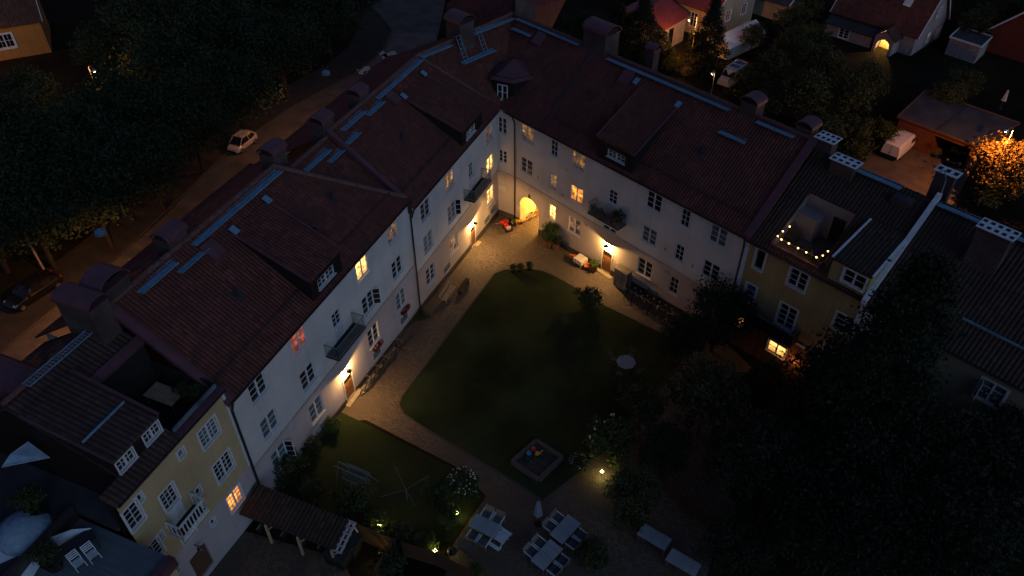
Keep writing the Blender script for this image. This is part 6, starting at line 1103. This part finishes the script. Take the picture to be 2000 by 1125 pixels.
m.bar(c1+dv*.12-Vector((0,0,.15)), c1+dv*.45-Vector((0,0,1.0)), .07); m.build('rafter_frame', MAT['lilac_plaster'], T_)
def bin_(label, px, py, rz):
    p = at(px, py); M = TM(p.x, p.y, p.z, rz); t = thing('waste_bin', label, 'bin', M, 'large black bins beside the bicycle shelter'); m = MB(M); m.mesh([Vector(v) for v in ((-.55,-.4,.1),(.55,-.4,.1),(.55,.4,.1),(-.55,.4,.1),(-.66,-.5,1.05),(.66,-.5,1.05),(.66,.5,1.05),(-.66,.5,1.05))], [(3,2,1,0),(0,1,5,4),(1,2,6,5),(2,3,7,6),(3,0,4,7)]); m.build('container', MAT['black'], t); m = MB(M); m.slab([(-.70,-.54,1.10),(.70,-.54,1.10),(.70,.54,1.2),(-.70,.54,1.2)], .07); m.build('lid', plain('bin_lid', (.03,.033,.036), .5) if 'bin_lid' not in bpy.data.materials else bpy.data.materials['bin_lid'], t)
    for a in (-.5, .5):
        for b in (-.35, .35): m = MB(M); m.tube((a-.03, b, .06), (a+.03, b, .06), .06, n=8); m.build('wheel', MAT['rubber'], t)
bin_('large black bin beside the shelter, nearer the bottom edge', 664, 1098, -.4); bin_('large black bin beside the shelter, nearer the fence', 684, 1076, -.4)
S_ = thing('garden_shed', 'small shed with dark tiled roof in the dark right garden', 'shed', TM(12.3, 27, 1.0, 0)); q0, q1, q2, q3 = at(1370, 926, 3.2), at(1440, 985, 3.0), at(1400, 1015, 2.6), at(1332, 962, 2.6); m = MB(); m.slab([q3, q2, q1, q0], .1); m.build('roof', MAT['dark_tiles'], S_); m = MB()
for a, b in ((q3, q2), (q2, q1), (q1, q0), (q0, q3)): m.face([(a.x, a.y, .5), (b.x, b.y, .5), (b.x, b.y, b.z-.1), (a.x, a.y, a.z-.1)])
m.build('wall', MAT['bark'], S_)
# roof deck furniture (lower left) and terrace plants
for s, d, lb in ((152, 1098, 'left'), (180, 1082, 'right')): 
    q_ = at(s, d, 9.45); M = TM(q_.x, q_.y, 9.0, .9); t = thing('folding_chair', 'white folding chair on the roof deck, the %s one' % lb, 'chair', M, 'white chairs on the roof deck'); m = MB(M)
    for k in range(4): m.box(-.22, .22, -.2+k*.11, -.12+k*.11, .43, .45)
    m.build('seat', MAT['bluewhite'], t); m = MB(M)
    for k in range(4): m.box(-.22, .22, .24+.03*k, .26+.03*k, .55+k*.11, .62+k*.11)
    m.build('backrest', MAT['bluewhite'], t)
    for e in (-1, 1): m = MB(M); m.bar((e*.22, -.2, .44), (e*.22, .25, 0), .03); m.bar((e*.22, .36, .95), (e*.22, -.15, 0), .03); m.build('leg', MAT['bluewhite'], t)
q_ = at(143, 1066, 9.7); M = TM(q_.x, q_.y, 9.0, .75); slat_table('deck_table', 'dark table on the roof deck behind the white chairs', M, 1.9, .8, .74, 'dark_metal', 'dark_metal', split=False)
for s, d, z, sc_, lb in ((-19.0, 2.3, 9.0, 2.0, 'dark potted plant on the roof deck left of the chairs'), (-11.9, 3.9, 10.25, 1.8, 'tall plant in the far corner of the dark roof terrace'), (-9.5, 1.2, 10.25, 1.9, 'bushy plant on the roof terrace at the house edge'), (-9.4, 2.2, 10.25, 1.6, 'second bushy plant on the roof terrace beside the fire wall'), (-17.4, 4.6, 9.56, 2.2, 'dull grey leaved plant on the low roof beside the dome awning')): M = FL @ TM(s, d, z); potted(lb, M.translation, sc_, 'shrub1', 'black')
# terrace furniture of the boarded house
for s, d, rz, lb in ((13.0, 1.6, 0, 'left'), (15.2, .9, 2.2, 'right')): M = FR @ TM(s, d, 9.75, rz); t = thing('bench_seat', 'dark metal seat on the bulb lit roof terrace, %s one' % lb, 'chair', M); m = MB(M); m.box(-.4, .4, -.25, .25, .38, .44); m.build('seat', MAT['iron'], t); m = MB(M); m.box(-.4, .4, .25, .29, .45, .9); m.build('backrest', MAT['iron'], t); [MB(M).box(a*.36-.02, a*.36+.02, b*.22-.02, b*.22+.02, 0, .379).build('leg', MAT['iron'], t) for a in (-1, 1) for b in (-1, 1)]
M = FR @ TM(14.2, 1.3, 9.75); slat_table('terrace_table', 'small dark table on the bulb lit roof terrace', M, .9, .7, .7, 'iron', 'iron', split=False)
q = at(988, 444) ; q = RP(1.0, -.3, 0)
